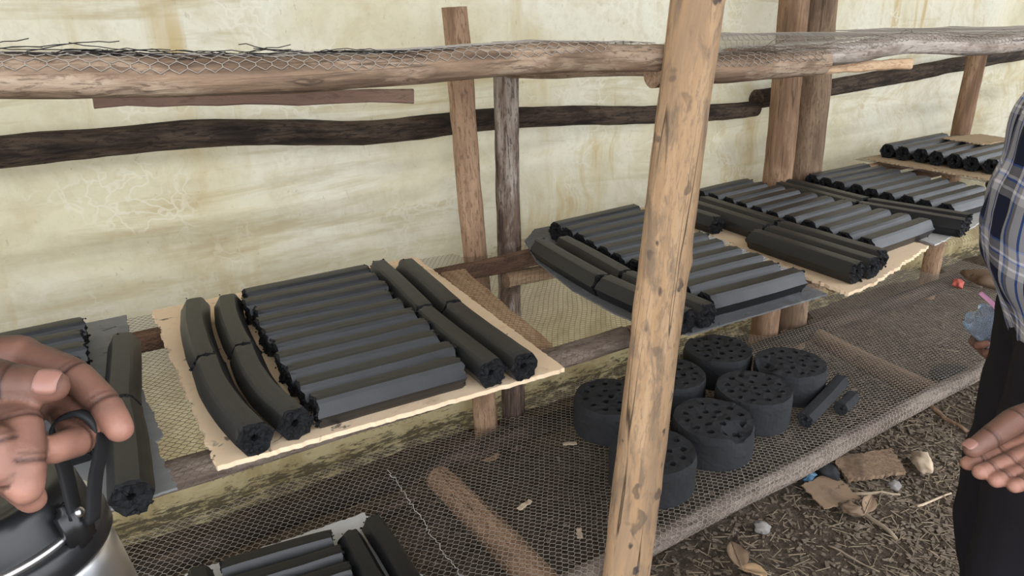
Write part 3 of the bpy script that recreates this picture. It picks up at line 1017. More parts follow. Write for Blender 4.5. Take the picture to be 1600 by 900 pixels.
def lerp2(a, b, t):
    return (a[0] + (b[0] - a[0]) * t, a[1] + (b[1] - a[1]) * t)


ORDS = ['first', 'second', 'third', 'fourth', 'fifth', 'sixth', 'seventh', 'eighth', 'ninth', 'tenth', 'eleventh', 'twelfth']


def row(n, fl, fr, bl, br, zb, label, group, jit=0.004, first=None, last=None, rolls=0.0):
    """n briquettes side by side, from the front pair of ends (fl, fr) to the back pair (bl, br)"""
    for i in range(n):
        t = i / (n - 1)
        a, b = lerp2(fl, bl, t), lerp2(fr, br, t)
        ja, jb = rnd_s.uniform(-jit, jit), rnd_s.uniform(-jit, jit)
        a = (a[0] + ja, a[1]); b = (b[0] + jb, b[1])
        lb = label.replace('ORD', ORDS[i] + ' from the front')
        if i == 0 and first: lb = first
        if i == n - 1 and last: lb = last
        stick(a, b, zb, lb, group, roll=rnd_s.uniform(-rolls, rolls))


ZP = ZB + 0.009
ZS = ZB + 0.004
# torn plywood board
row(10, (0.282, 1.114), (0.566, 1.104), (0.306, 1.702), (0.612, 1.706), ZP,
    'black briquette ORD in the crosswise row on the torn plywood board', 'crosswise briquettes on the torn plywood board', 0.009,
    'front briquette of the crosswise row on the torn plywood board', 'back briquette of the crosswise row on the torn plywood board')
gA = 'lengthwise briquettes on the torn plywood board'
stick((0.179, 1.080), (0.167, 1.385), ZP, 'curved briquette at the ragged plywood edge, in front', gA, 'curved', 0, flip=False)
stick((0.167, 1.394), (0.203, 1.725), ZP, 'curved briquette at the ragged plywood edge, towards the tarpaulin', gA, 'curved', 2, flip=False)
stick((0.247, 1.088), (0.238, 1.395), ZP, 'front briquette between the ragged-edge pair and the crosswise row', gA, 'curved', 1, flip=False)
stick((0.240, 1.404), (0.272, 1.705), ZP, 'back briquette between the ragged-edge pair and the crosswise row', gA, 'curved', 2, flip=False)
stick((0.610, 1.062), (0.620, 1.372), ZP, 'front lengthwise briquette next to the right ends of the crosswise row on torn plywood', gA, 'straight', 0)
stick((0.626, 1.382), (0.660, 1.730), ZP, 'back lengthwise briquette next to the right ends of the crosswise row on torn plywood', gA, 'straight', 1)
stick((0.675, 1.050), (0.686, 1.358), ZP, 'front lengthwise briquette beside the bare netting gap with the pale plank', gA, 'straight', 2)
stick((0.690, 1.368), (0.725, 1.700), ZP, 'back lengthwise briquette beside the bare netting gap with the pale plank', gA, 'straight', 3)
# grey sheet by the flask
row(8, (-0.365, 1.225), (-0.058, 1.235), (-0.350, 1.735), (-0.030, 1.745), ZS,
    'black briquette ORD in the crosswise row on the worn grey sheet', 'crosswise briquettes on the worn grey sheet', 0.010)
gB = 'lengthwise briquettes on the worn grey sheet'
stick((-0.008, 1.030), (0.008, 1.306), ZS, 'front lengthwise briquette on the worn grey sheet with its bored end showing', gB, 'straight', 1)
stick((0.008, 1.316), (0.042, 1.610), ZS, 'back lengthwise briquette on the worn grey sheet beside the netting gap', gB, 'straight', 3)
# dark sheet behind the pole
row(11, (1.190, 1.090), (1.495, 1.078), (1.250, 1.765), (1.590, 1.790), ZS,
    'black briquette ORD in the crosswise row on the dark curved sheet', 'crosswise briquettes on the dark sheet', 0.008,
    'front briquette of the crosswise row on the dark sheet', 'back briquette of the crosswise row on the dark sheet')
gC = 'lengthwise briquettes on the dark sheet'
stick((1.086, 1.040), (1.080, 1.312), ZS, 'front briquette along the curved edge of the dark sheet', gC, 'straight', 0)
stick((1.080, 1.322), (1.120, 1.655), ZS, 'back briquette along the curved edge of the dark sheet', gC, 'straight', 2)
stick((1.150, 1.040), (1.146, 1.305), ZS, 'front briquette second in from the curved edge of the dark sheet', gC, 'straight', 4)
stick((1.147, 1.316), (1.190, 1.640), ZS, 'back briquette second in from the curved edge of the dark sheet', gC, 'straight', 1)
# far plywood board
row(11, (1.858, 1.130), (2.180, 1.150), (1.900, 1.800), (2.170, 1.820), ZP,
    'greyish briquette ORD in the loose row on the far plywood board', 'crosswise briquettes on the far plywood board', 0.009,
    'front briquette of the loose row on the far plywood board', 'back briquette of the loose row on the far plywood board', 0.08)
gD = 'lengthwise briquettes on the far plywood board'
stick((1.652, 1.015), (1.672, 1.362), ZP, 'front briquette at the open edge of the far plywood board', gD, 'straight', 0)
stick((1.718, 1.015), (1.738, 1.362), ZP, 'front middle one of three lengthwise briquettes on the far plywood board', gD, 'straight', 3)
stick((1.790, 1.040), (1.805, 1.375), ZP, 'front lengthwise briquette touching the loose row on the far plywood board', gD, 'straight', 4)
stick((1.748, 1.378), (1.772, 1.715), ZP, 'back middle one of the lengthwise briquettes on the far plywood board', gD, 'straight', 1)
stick((1.815, 1.388), (1.845, 1.730), ZP, 'back lengthwise briquette touching the loose row on the far plywood board', gD, 'straight', 2)
stick((1.690, 1.520), (1.700, 1.830), ZP, 'set-back briquette at the open edge of the far plywood board', gD, 'straight', 4)
# pale sheet beside the shirt
row(9, (2.400, 1.215), (2.735, 1.222), (2.430, 1.742), (2.790, 1.750), ZB + 0.005,
    'dusty briquette ORD in the row on the pale sheet', 'crosswise briquettes on the pale sheet', 0.012, rolls=0.06)
gE = 'lengthwise briquettes on the pale sheet'
stick((2.275, 1.085), (2.212, 1.392), ZB + 0.005, 'front outer lengthwise briquette on the pale sheet', gE, 'straight', 0)
stick((2.210, 1.400), (2.240, 1.735), ZB + 0.005, 'back outer lengthwise briquette on the pale sheet', gE, 'straight', 1)
stick((2.345, 1.105), (2.280, 1.400), ZB + 0.005, 'front inner lengthwise briquette on the pale sheet', gE, 'straight', 2)
stick((2.278, 1.410), (2.308, 1.742), ZB + 0.005, 'back inner lengthwise briquette on the pale sheet', gE, 'straight', 3)
# farthest tray
row(7, (2.935, 1.352), (3.38, 1.372), (2.935, 1.758), (3.38, 1.772), 0.789,
    'briquette ORD on the farthest cardboard tray', 'briquettes on the farthest tray', 0.008)

# lowest shelf
ZL = 0.129
tag(sheet('low_board', [(0.02, 1.13), (0.545, 1.12), (0.525, 1.42), (0.51, 1.60), (0.06, 1.62)], ZL, 0.008, [0.004, 0.008, 0.008, 0.003, 0.004], M['paint'], M['ply_edge'], 12),
    'board with flaking white paint on the lowest netting', 'board')
row(6, (0.130, 1.205), (0.375, 1.170), (0.128, 1.535), (0.390, 1.500), ZL + 0.008,
    'dark briquette ORD in the crosswise row on the lowest shelf', 'crosswise briquettes on the lowest shelf', 0.006)
gF = 'lengthwise briquettes on the lowest shelf'
stick((0.418, 1.16), (0.428, 1.485), ZL + 0.008, 'lengthwise briquette on the lowest shelf touching the row ends', gF, 'straight', 0)
stick((0.485, 1.16), (0.497, 1.505), ZL + 0.008, 'lengthwise briquette on the lowest shelf beside the flaking white edge', gF, 'straight', 1)
stick((0.078, 1.20), (0.085, 1.560), ZL + 0.008, 'lengthwise briquette at the left ends of the row on the lowest shelf', gF, 'straight', 2)

# ------------------------------------------------------------------ honeycomb blocks
from mathutils.geometry import delaunay_2d_cdt


def honeycomb_mesh(name, R, H, seed, chip=None, ring_counts=((0.0, 1), (0.34, 6), (0.70, 12))):
    rnd = random.Random(seed)
    holes = []
    for f, c in ring_counts:
        for k in range(c):
            a = 2 * math.pi * (k + 0.5 * (c == 12)) / c + 0.2 * seed
            holes.append((R * f * math.cos(a) + rnd.uniform(-.003, .003), R * f * math.sin(a) + rnd.uniform(-.003, .003), 0.0112 + rnd.uniform(-.0012, .0015)))
    pts, edges = [], []

    def loop(cx, cy, r, n, jit):
        b = len(pts)
        for k in range(n):
            a = 2 * math.pi * k / n
            rr = r * (1 + jit * rnd.uniform(-1, 1))
            pts.append(Vector((cx + rr * math.cos(a), cy + rr * math.sin(a))))
        for k in range(n):
            edges.append((b + k, b + (k + 1) % n))
        return list(range(b, b + n))
    NO = 56
    outer = loop(0, 0, R * 0.965, NO, 0.008)
    hl = [loop(x, y, r, 10, 0.13) for x, y, r in holes]
    for k in range(170):
        a, r = rnd.uniform(0, 2 * math.pi), R * 0.93 * math.sqrt(rnd.random())
        x, y = r * math.cos(a), r * math.sin(a)
        if all((x - hx) ** 2 + (y - hy) ** 2 > (hr * 1.25) ** 2 for hx, hy, hr in holes):
            pts.append(Vector((x, y)))
    ov, oe, of, *_ = delaunay_2d_cdt(pts, edges, [], 0, 1e-6)
    keep = []
    for f in of:
        c = sum((ov[i] for i in f), Vector((0, 0))) / len(f)
        if any((c.x - hx) ** 2 + (c.y - hy) ** 2 < (hr * 0.86) ** 2 for hx, hy, hr in holes): continue
        keep.append(tuple(f))

    def topz(x, y):
        z = H + 0.0035 * ns(x * 60, y * 60, seed) + 0.003 * ns(x * 18, y * 18, seed + 4)
        if chip:
            d2 = ((x - chip[0]) ** 2 + (y - chip[1]) ** 2) / chip[2] ** 2
            z -= chip[3] * math.exp(-d2 * d2) * (1 + 0.5 * ns(x * 90, y * 90))
        return z
    vs = [(p.x, p.y, topz(p.x, p.y)) for p in ov]
    fs = [f if (ov[f[1]] - ov[f[0]]).cross(ov[f[2]] - ov[f[0]]) > 0 else f[::-1] for f in keep] if False else []
    for f in keep:
        a, b, c = ov[f[0]], ov[f[1]], ov[f[2]]
        cr = (b.x - a.x) * (c.y - a.y) - (b.y - a.y) * (c.x - a.x)
        fs.append(f if cr > 0 else f[::-1])
    # bores
    for l in hl:
        b = len(vs)
        for i in l:
            vs.append((pts[i].x, pts[i].y, 0.004))
        n = len(l)
        for k in range(n):
            fs.append((l[k], l[(k + 1) % n], b + (k + 1) % n, b + k))
        fs.append(tuple(range(b, b + n)))
    # side wall
    nz = 12
    prev = outer
    for j in range(1, nz + 1):
        t = j / nz
        b = len(vs)
        for k in range(NO):
            a = 2 * math.pi * k / NO
            rr = R * (1 + 0.018 * ns(math.cos(a) * 3, math.sin(a) * 3, t * 2 + seed) + 0.012 * ns(math.cos(a) * 12, math.sin(a) * 12, t * 9 + seed))
            if t < 0.1: rr *= 0.985
            if j == nz: rr *= 0.985
            if chip:
                x, y = rr * math.cos(a), rr * math.sin(a)
                d2 = ((x - chip[0]) ** 2 + (y - chip[1]) ** 2) / chip[2] ** 2
                rr -= 0.6 * chip[3] * math.exp(-d2 * d2) * max(0, 1 - t * 2.2)
            top = topz(pts[outer[k]].x, pts[outer[k]].y)
            vs.append((rr * math.cos(a), rr * math.sin(a), (top - 0.004) * (1 - t)))
        cur = list(range(b, b + NO))
        for k in range(NO):
            k2 = (k + 1) % NO
            fs.append((prev[k], cur[k], cur[k2], prev[k2]))
        prev = cur
    fs.append(tuple(prev[::-1]))
    me = mesh(name, vs, fs, False)
    return me


RB, HB = 0.122, 0.112
for i, (x, y, chip, lb) in enumerate([
    (1.255, 1.292, None, 'honeycomb block half hidden by the leaning pole at the front rail'),
    (1.521, 1.318, (0.01, -0.10, 0.045, 0.022), 'honeycomb block with a chipped rim at the front of the cluster'),
    (1.770, 1.378, None, 'honeycomb block in the middle of the cluster behind the chipped one'),
    (2.018, 1.432, (-0.11, 0.03, 0.04, 0.02), 'honeycomb block with two fallen briquettes leaning beside it'),
    (1.895, 1.650, (0.02, 0.11, 0.03, 0.01), 'honeycomb block at the back of the cluster by the tarpaulin'),
    (1.615, 1.605, (-0.04, 0.04, 0.035, 0.014), 'honeycomb block in deep shade beside the back one'),
    (1.352, 1.590, None, 'honeycomb block set apart left of the leaning pole'),
]):
    o = link('honeycomb_block', honeycomb_mesh('honeycomb_block', RB, HB, i + 1, chip), M['char_rough'])
    o.location = (x, y, 0.123)
    o.rotation_euler = (0, 0, 0.7 * i if not chip else 0)
    tag(o, lb, 'honeycomb block', 'honeycomb charcoal blocks on the lowest shelf')

# two fallen briquettes beside the blocks
for p0, p1, z, lb, sc in (((1.860, 1.242), (2.135, 1.308), 0.150, 'dusty briquette leaning on the end honeycomb block', 0.9),
                          ((2.024, 1.227), (2.124, 1.252), 0.126, 'short broken briquette stub beside the leaning dusty one', 0.8)):
    o = stick(p0, p1, z - 0.02, lb, None, 'straight', 1)
    me = o.data.copy(); o.data = me; me.materials.clear(); me.materials.append(M['char_rough'])
    o.rotation_euler[1] = -0.10 if z > 0.14 else 0.0
    if z < 0.14: o.location.z = 0.124 + HH * sc
    else: o.location.z = 0.124 + HH + 0.012
    o.scale = (o.scale[0], sc, sc)

# ------------------------------------------------------------------ litter on the floor and on the netting
def gz(x, y):
    return 0.018 * ns(x * 1.7, y * 1.7, 3) + 0.010 * ns(x * 7, y * 7, 1) + 0.006 * ns(x * 22, y * 22, 5) - 0.012


def blob(name, loc, size, mat, seed, label, cat, sq=(1, 1, 0.7), amp=0.35):
    bm = bmesh.new()
    bmesh.ops.create_icosphere(bm, subdivisions=3, radius=1)
    for v in bm.verts:
        k = 1 + amp * ns(v.co.x * 1.6 + seed, v.co.y * 1.6, v.co.z * 1.6) + amp * .4 * ns(v.co.x * 5, v.co.y * 5 + seed, v.co.z * 5)
        v.co = Vector((v.co.x * sq[0], v.co.y * sq[1], v.co.z * sq[2])) * k * size
    o = link(name, bm_mesh(name, bm, True), mat)
    o.location = loc
    o.rotation_euler = (0, 0, seed)
    return tag(o, label, cat)


def stalk(name, a, b, r, mat, label, cat='stalk', seed=0, lift=0.004):
    n = 9
    pts, rs = [], []
    for i in range(n):
        t = i / (n - 1)
        x, y = a[0] + (b[0] - a[0]) * t, a[1] + (b[1] - a[1]) * t
        pts.append((x + 0.008 * ns(t * 3, seed), y + 0.008 * ns(t * 3, seed + 5), gz(x, y) + r * .6 + lift))
        rs.append(r * (1 - 0.35 * t))
    return tag(link(name, tube_mesh(name, pts, rs, 6), mat), label, cat)


def leaf(name, loc, L, W, rz, mat, label, seed, tilt=0.1):
    root = empty(name, loc)
    root.rotation_euler = (tilt, 0.05, rz)
    vs, fs = [], []
    n = 12
    for i in range(n + 1):
        t = i / n
        w = W * math.sin(math.pi * (0.04 + 0.96 * t) ** 0.8) * 0.5 + 0.0006
        for j in range(5):
            q = (j - 2) / 2
            vs.append(((t - .5) * L, q * w, 0.004 + 0.010 * (q * q) * math.sin(math.pi * t) + 0.004 * ns(t * 5, q, seed)))
    for i in range(n):
        for j in range(4):
            fs.append((i * 5 + j, (i + 1) * 5 + j, (i + 1) * 5 + j + 1, i * 5 + j + 1))
    me = mesh('blade', vs, fs)
    bl = link('blade', me, mat, root)
    sm = bl.modifiers.new('thickness', 'SOLIDIFY'); sm.thickness = 0.0008
    link('midrib', tube_mesh('midrib', [(-L * .62, 0, .005), (-L * .4, 0, .0055), (0, 0, .0055), (L * .48, 0, .0055)], [0.0016, 0.0014, 0.0012, 0.0006], 5), M['straw'], root)
    return tag(root, label, 'leaf')


leaf('dry_leaf', (1.341, 1.041, 0.006), 0.105, 0.055, 1.0, M['leaf'], 'brown oval dry leaf on the soil in front of the lowest rail', 1)
leaf('dry_leaf', (1.325, 0.972, 0.006), 0.075, 0.045, 2.2, M['leaf_tan'], 'tan dry leaf below the brown oval one', 2)
leaf('dry_leaf', (1.830, 0.975, 0.008), 0.10, 0.04, 0.4, M['leaf'], 'curled dry leaf beside the long split stalk', 3, 0.3)
leaf('dry_leaf', (2.36, 0.90, 0.008), 0.09, 0.04, 2.0, M['leaf'], 'dull dry leaf by the black trousers', 4, 0.2)
tag(sheet('cardboard_scrap', [(1.70, 1.03), (1.83, 1.00), (1.88, 1.13), (1.74, 1.14)], 0.008, 0.004, [0.004] * 4, M['leaf'], None, 21), 'dark square cardboard scrap on the soil near the blue scrap', 'cardboard')
tag(sheet('wood_board', [(1.87, 1.07), (2.06, 1.00), (2.14, 1.10), (1.93, 1.17)], 0.010, 0.012, [0.005] * 4, M['post_dull'], None, 22), 'flat brown board scrap on the soil under the lowest rail', 'board')
stalk('split_stalk', (1.835, 1.055), (1.776, 0.850), 0.008, M['straw'], 'long split straw-coloured stalk on the soil', seed=1)
stalk('split_stalk', (1.85, 1.04), (1.98, 0.965), 0.006, M['straw'], 'pale stalk crossing beside the split stalk', seed=2)
stalk('dry_stick', (1.967, 0.903), (2.115, 0.883), 0.0045, M['chip'], 'straight pale stick on the soil below the hand', seed=3)
stalk('dry_stick', (2.56, 1.22), (2.50, 1.04), 0.010, M['post'], 'brown slat of bark on the soil beyond the wood chunk', seed=4)
stalk('dry_stick', (1.60, 0.94), (1.62, 0.80), 0.003, M['straw'], 'thin bent straw below the split stalk', seed=5)
blob('wood_chunk', (2.154, 1.003, 0.018), 0.034, M['chip'], 4, 'broken cream wood chunk on the soil', 'wood chunk', (1.5, .8, .7), 0.5)
blob('stone', (1.485, 1.075, 0.010), 0.022, M['stone'], 1, 'pale grey stone in front of the lowest rail', 'stone')
blob('clod', (1.765, 0.985, 0.012), 0.026, M['stone_brown'], 2, 'rounded brown clod beside the split stalk', 'clod', (1.2, .9, .6), .5)
blob('stone', (1.98, 0.985, 0.010), 0.018, M['stone'], 6, 'small pale stone near the wood chunk', 'stone')
blob('stone', (2.03, 0.80, 0.006), 0.010, M['stone_brown'], 7, 'tiny dark stone below the straight pale stick', 'stone')
blob('blue_scrap', (1.79, 1.150, 0.02), 0.020, M['blue'], 3, 'crumpled blue plastic scrap under the lowest rail', 'scrap', (1, .7, .9), .6)
blob('charcoal_lump', (1.857, 1.135, 0.02), 0.030, M['char_rough'], 8, 'black charcoal lump beside the blue scrap', 'charcoal', (1.3, .8, .8), .5)
blob('black_lump', (2.80, 1.27, 0.035), 0.060, M['black_matte'], 9, 'black rounded object on the soil seen through the far netting', 'object', (1.5, .8, .5), .15)
blob('red_scrap', (3.50, 1.64, 0.143), 0.032, M['red'], 10, 'faded red plastic scrap on the far lowest netting', 'scrap', (1, .8, .7), .5)
blob('dirty_cloth', (3.62, 1.55, 0.165), 0.075, M['stone_brown'], 11, 'brown bundled cloth beside the red scrap', 'cloth', (1.5, .8, .55), .5)
for i, (x, y, l, rz) in enumerate([(0.898, 1.407, .045, .3), (1.18, 1.583, .05, -.5), (0.952, 1.23, .045, 1.0)]):
    a = Vector((x, y, 0.1225)); d = Vector((math.cos(rz), math.sin(rz), 0)) * l / 2
    o = plank('wood_chip', a - d, a + d, 0.014, 0.004, M['chip'], 60 + i, jag=.006)
    tag(o, ['splintered pale wood chip on the lowest netting beside the cross log', 'thin pale wood chip on the lowest netting towards the tarpaulin',
            'pale crumpled chip on the lowest netting near the pole foot'][i], 'wood chip')


def litter():
    rnd = random.Random(42)
    vs, fs = [], []

    def box(c, l, w, h, rz, ry):
        m = Matrix.Rotation(rz, 3, 'Z') @ Matrix.Rotation(ry, 3, 'Y')
        b = len(vs)
        for sx in (-1, 1):
            for sy in (-1, 1):
                for sz in (-1, 1):
                    k = rnd.uniform(.7, 1.2)
                    vs.append(tuple(Vector(c) + m @ Vector((sx * l / 2, sy * w / 2 * k, sz * h / 2))))
        for f in ((0, 1, 3, 2), (4, 6, 7, 5), (0, 4, 5, 1), (2, 3, 7, 6), (0, 2, 6, 4), (1, 5, 7, 3)):
            fs.append(tuple(b + q for q in f))
    groups = []
    for cnt, lr, wr, hr in ((6000, (0.012, 0.075), (0.0009, 0.0030), (0.0008, 0.002)), (9000, (0.004, 0.026), (0.003, 0.012), (0.001, 0.005))):
        v0, f0 = len(vs), len(fs)
        for i in range(cnt):
            x = rnd.uniform(-0.3, 4.4); y = rnd.uniform(0.3, 1.9)
            if rnd.random() < 0.5: x = rnd.uniform(1.1, 3.3); y = rnd.uniform(0.6, 1.3)
            if any((x - px) ** 2 + (y - py) ** 2 < (pr + 0.035) ** 2 for px, py, pr in POSTS + [(2.60, 0.99, 0.05), (1.285, 0.395, 0.20), (1.00, -0.17, 0.20)]): continue
            if y > 1.16 and x < 1.9 and rnd.random() < 0.8: continue
            if ns(x * 2.2, y * 2.2, 8) < -0.12 and rnd.random() < 0.45: continue
            box((x, y, gz(x, y) + rnd.uniform(.001, .007)), rnd.uniform(*lr) * rnd.uniform(.5, 1), rnd.uniform(*wr), rnd.uniform(*hr), rnd.uniform(0, 6.3), rnd.uniform(-.18, .18))
        groups.append((v0, f0))
    v1, f1 = groups[1]
    o = link('straw_litter', mesh('straw_litter', vs[:v1], fs[:f1], False), M['straw'])
    tag(o, 'countless bits of dry straw scattered over the soil', 'straw', kind='stuff')
    o = link('chip_litter', mesh('chip_litter', vs[v1:], [tuple(q - v1 for q in f) for f in fs[f1:]], False), M['crumb'])
    tag(o, 'countless small chips and leaf crumbs scattered over the soil', 'litter', kind='stuff')


litter()


# ------------------------------------------------------------------ hands and people
def capsules(chains, seg=14):
    """raw union of tapered limbs (closed shells) for a voxel remesh"""
    bm = bmesh.new()
    for ch in chains:
        for i, (p, r) in enumerate(ch):
            bmesh.ops.create_icosphere(bm, subdivisions=2, radius=r, matrix=Matrix.Translation(Vector(p)))
            if i:
                a, b = Vector(ch[i - 1][0]), Vector(p)
                d = b - a
                if d.length < 1e-5: continue
                mt = Matrix.Translation((a + b) / 2) @ d.to_track_quat('Z', 'Y').to_matrix().to_4x4()
                bmesh.ops.create_cone(bm, cap_ends=True, segments=seg, radius1=ch[i - 1][1], radius2=r, depth=d.length, matrix=mt)
    return bm


def remeshed(bm, voxel, smooth_it=6, fac=0.5):
    me = bpy.data.meshes.new('tmp'); bm.to_mesh(me); bm.free()
    o = bpy.data.objects.new('tmp', me); COL.objects.link(o)
    m = o.modifiers.new('r', 'REMESH'); m.mode = 'VOXEL'; m.voxel_size = voxel
    s = o.modifiers.new('s', 'SMOOTH'); s.factor = fac; s.iterations = smooth_it
    dg = bpy.context.evaluated_depsgraph_get()
    res = bpy.data.meshes.new_from_object(o.evaluated_get(dg))
    bpy.data.objects.remove(o); bpy.data.meshes.remove(me)
    res.polygons.foreach_set('use_smooth', [True] * len(res.polygons))
    return res


def hand_mesh(H, voxel, palm_dir, smooth_it=5, wrist_pt=None, palm_bias=0.0):
    """one continuous hand from finger chains; colours the palm side and presses creases at the joints"""
    me = remeshed(capsules(list(H.values())), voxel, smooth_it)
    n = len(me.vertices)
    co = np.zeros(n * 3, np.float32); me.vertices.foreach_get('co', co); co = co.reshape(-1, 3)
    no = np.zeros(n * 3, np.float32); me.vertices.foreach_get('normal', no); no = no.reshape(-1, 3)
    pd = np.array(palm_dir, float); pd /= np.linalg.norm(pd)
    palm = np.clip(no @ pd * 0.75 + 0.02 + palm_bias, 0, 1)
    crease = np.zeros(n)
    # each vertex belongs to its nearest finger segment
    best = np.full(n, 1e9); owner = np.full(n, -1)
    segs = []
    for nm, ch in H.items():
        for i in range(len(ch) - 1):
            segs.append((nm, i, np.array(ch[i][0]), np.array(ch[i + 1][0]), ch[i][1], ch[i + 1][1]))
    for k, (nm, i, a, b, ra, rb) in enumerate(segs):
        d = b - a; L2 = d @ d
        t = np.clip((co - a) @ d / L2, 0, 1)
        dist = np.linalg.norm(co - a - t[:, None] * d, axis=1) - (ra + (rb - ra) * t)
        m = dist < best
        best[m] = dist[m]; owner[m] = k
    for k, (nm, i, a, b, ra, rb) in enumerate(segs):
        if nm[0] == 'm' and nm[1].isdigit() or nm in ('fore', 'palm'): continue
        d = b - a; L = np.linalg.norm(d); d = d / L
        mine = owner == k
        near = np.isin(owner, [j for j in range(len(segs)) if segs[j][0] == nm])
        if i > 0:
            s = (co - a) @ d
            w = np.exp(-(s / 0.0011) ** 2) + 0.5 * np.exp(-((s + 0.003) / 0.0009) ** 2)
            inner = np.clip(no @ pd + 0.6, 0, 1)
            crease = np.maximum(crease, w * near * inner * 0.8)
        if i == len([q for q in segs if q[0] == nm]) - 1:
            s = (co - a) @ d / L
            palm = np.where(mine, np.maximum(palm, np.clip(0.15 + 0.85 * s, 0, 1) * np.clip(no @ pd + 0.7, 0, 1)), palm)
    th = np.isin(owner, [j for j in range(len(segs)) if segs[j][0] == 'thumb'])
    palm = np.where(th, palm * 0.45, palm)
    co = co - no * (crease * 0.0011)[:, None]
    me.vertices.foreach_set('co', co.astype(np.float32).reshape(-1))
    for nm, arr in (('palm', palm), ('crease', crease)):
        at = me.attributes.new(nm, 'FLOAT', 'POINT')
        at.data.foreach_set('value', arr.astype(np.float32))
    me.update()
    return me


def nail(parent, tip, prev, outward, r, mat=None):
    """a curved fingernail set into the back of a fingertip"""
    tip, prev, out = Vector(tip), Vector(prev), Vector(outward)
    d = (tip - prev).normalized()
    out = (out - d * out.dot(d)).normalized()
    s = d.cross(out)
    vs, fs = [], []
    for i in range(7):
        u = (i / 6 - 0.5) * 2
        for j in range(7):
            v = (j / 6 - 0.5) * 2
            w = 0.74 * math.sqrt(max(0.0, 1 - 0.45 * u ** 4))
            an = v * w
            p = tip + d * (r * (0.18 + 0.62 * u)) + (out * math.cos(an) + s * math.sin(an)) * r * (1.015 - 0.10 * max(0, u) ** 2)
            vs.append(p)
    for i in range(6):
        for j in range(6):
            fs.append((i * 7 + j, (i + 1) * 7 + j, (i + 1) * 7 + j + 1, i * 7 + j + 1))
    o = link('nail', mesh('nail', vs, fs), mat or M['nail'], parent)
    sm = o.modifiers.new('thickness', 'SOLIDIFY'); sm.thickness = 0.0007
    return o


HAND_A = {
    'fore': [((-0.1598, 0.2941, 1.2185), 0.0450), ((-0.1446, 0.3827, 1.2126), 0.0360), ((-0.0993, 0.4339, 1.2208), 0.0260)],
    'm1': [((-0.0983, 0.4353, 1.2253), 0.0240), ((-0.0673, 0.4265, 1.2341), 0.0190), ((-0.0362, 0.4162, 1.2400), 0.0112)],
    'm2': [((-0.0989, 0.4344, 1.2223), 0.0240), ((-0.0703, 0.4176, 1.2301), 0.0190), ((-0.0462, 0.4057, 1.2310), 0.0115)],
    'm3': [((-0.0985, 0.4270, 1.2204), 0.0230), ((-0.0721, 0.4014, 1.2278), 0.0180), ((-0.0520, 0.3813, 1.2304), 0.0112)],
    'm4': [((-0.0981, 0.4196, 1.2187), 0.0210), ((-0.0763, 0.3880, 1.2258), 0.0160), ((-0.0598, 0.3658, 1.2299), 0.0100)],
    'index': [((-0.0362, 0.4162, 1.2400), 0.0098), ((-0.0144, 0.3932, 1.2331), 0.0084), ((-0.0041, 0.3753, 1.2213), 0.0078), ((-0.0007, 0.3630, 1.2127), 0.0070)],
    'thumb': [((-0.0831, 0.4121, 1.2366), 0.0190), ((-0.0575, 0.3915, 1.2455), 0.0125), ((-0.0379, 0.3746, 1.2432), 0.0098), ((-0.0228, 0.3646, 1.2418), 0.0078)],
    'middle': [((-0.0462, 0.4057, 1.2310), 0.0105), ((-0.0227, 0.3947, 1.2165), 0.0084), ((-0.0177, 0.3683, 1.2094), 0.0077), ((-0.0291, 0.3564, 1.2147), 0.0070)],
    'ring': [((-0.0520, 0.3813, 1.2304), 0.0105), ((-0.0374, 0.3584, 1.2303), 0.0092), ((-0.0377, 0.3423, 1.2194), 0.0082), ((-0.0399, 0.3359, 1.2105), 0.0073)],
    'little': [((-0.0598, 0.3658, 1.2299), 0.0090), ((-0.0463, 0.3454, 1.2311), 0.0078), ((-0.0459, 0.3392, 1.2178), 0.0071), ((-0.0403, 0.3470, 1.1981), 0.0065)],
}
HAND_A['fore'] = [((-0.36, 0.13, 1.06), 0.046), ((-0.27, 0.24, 1.13), 0.040), ((-0.165, 0.365, 1.195), 0.030), HAND_A['fore'][-1]]
hold = empty('person', (-0.36, 0.13, 0.0))
hold.matrix_basis = Matrix.Identity(4)
hand = link('hand', hand_mesh(HAND_A, 0.0016, (0.25, -0.75, 0.1), 5), M['skin'], hold)
nail(hold, HAND_A['thumb'][-1][0], HAND_A['thumb'][-2][0], (-0.1, -0.75, 0.75), 0.0084)
tag(hold, 'bare forearm and hand reaching in, middle finger hooked through the flask strap', 'person')


# flask hanging from the finger
def lathe(name, prof, seg=64):
    vs, fs = [], []
    for (r, z) in prof:
        for s in range(seg):
            a = 2 * math.pi * s / seg
            vs.append((r * math.cos(a), r * math.sin(a), z))
    for i in range(len(prof) - 1):
        for s in range(seg):
            s2 = (s + 1) % seg
            fs.append((i * seg + s, i * seg + s2, (i + 1) * seg + s2, (i + 1) * seg + s))
    fs.append(tuple(range(seg - 1, -1, -1)))
    fs.append(tuple((len(prof) - 1) * seg + s for s in range(seg)))
    return mesh(name, vs, fs)


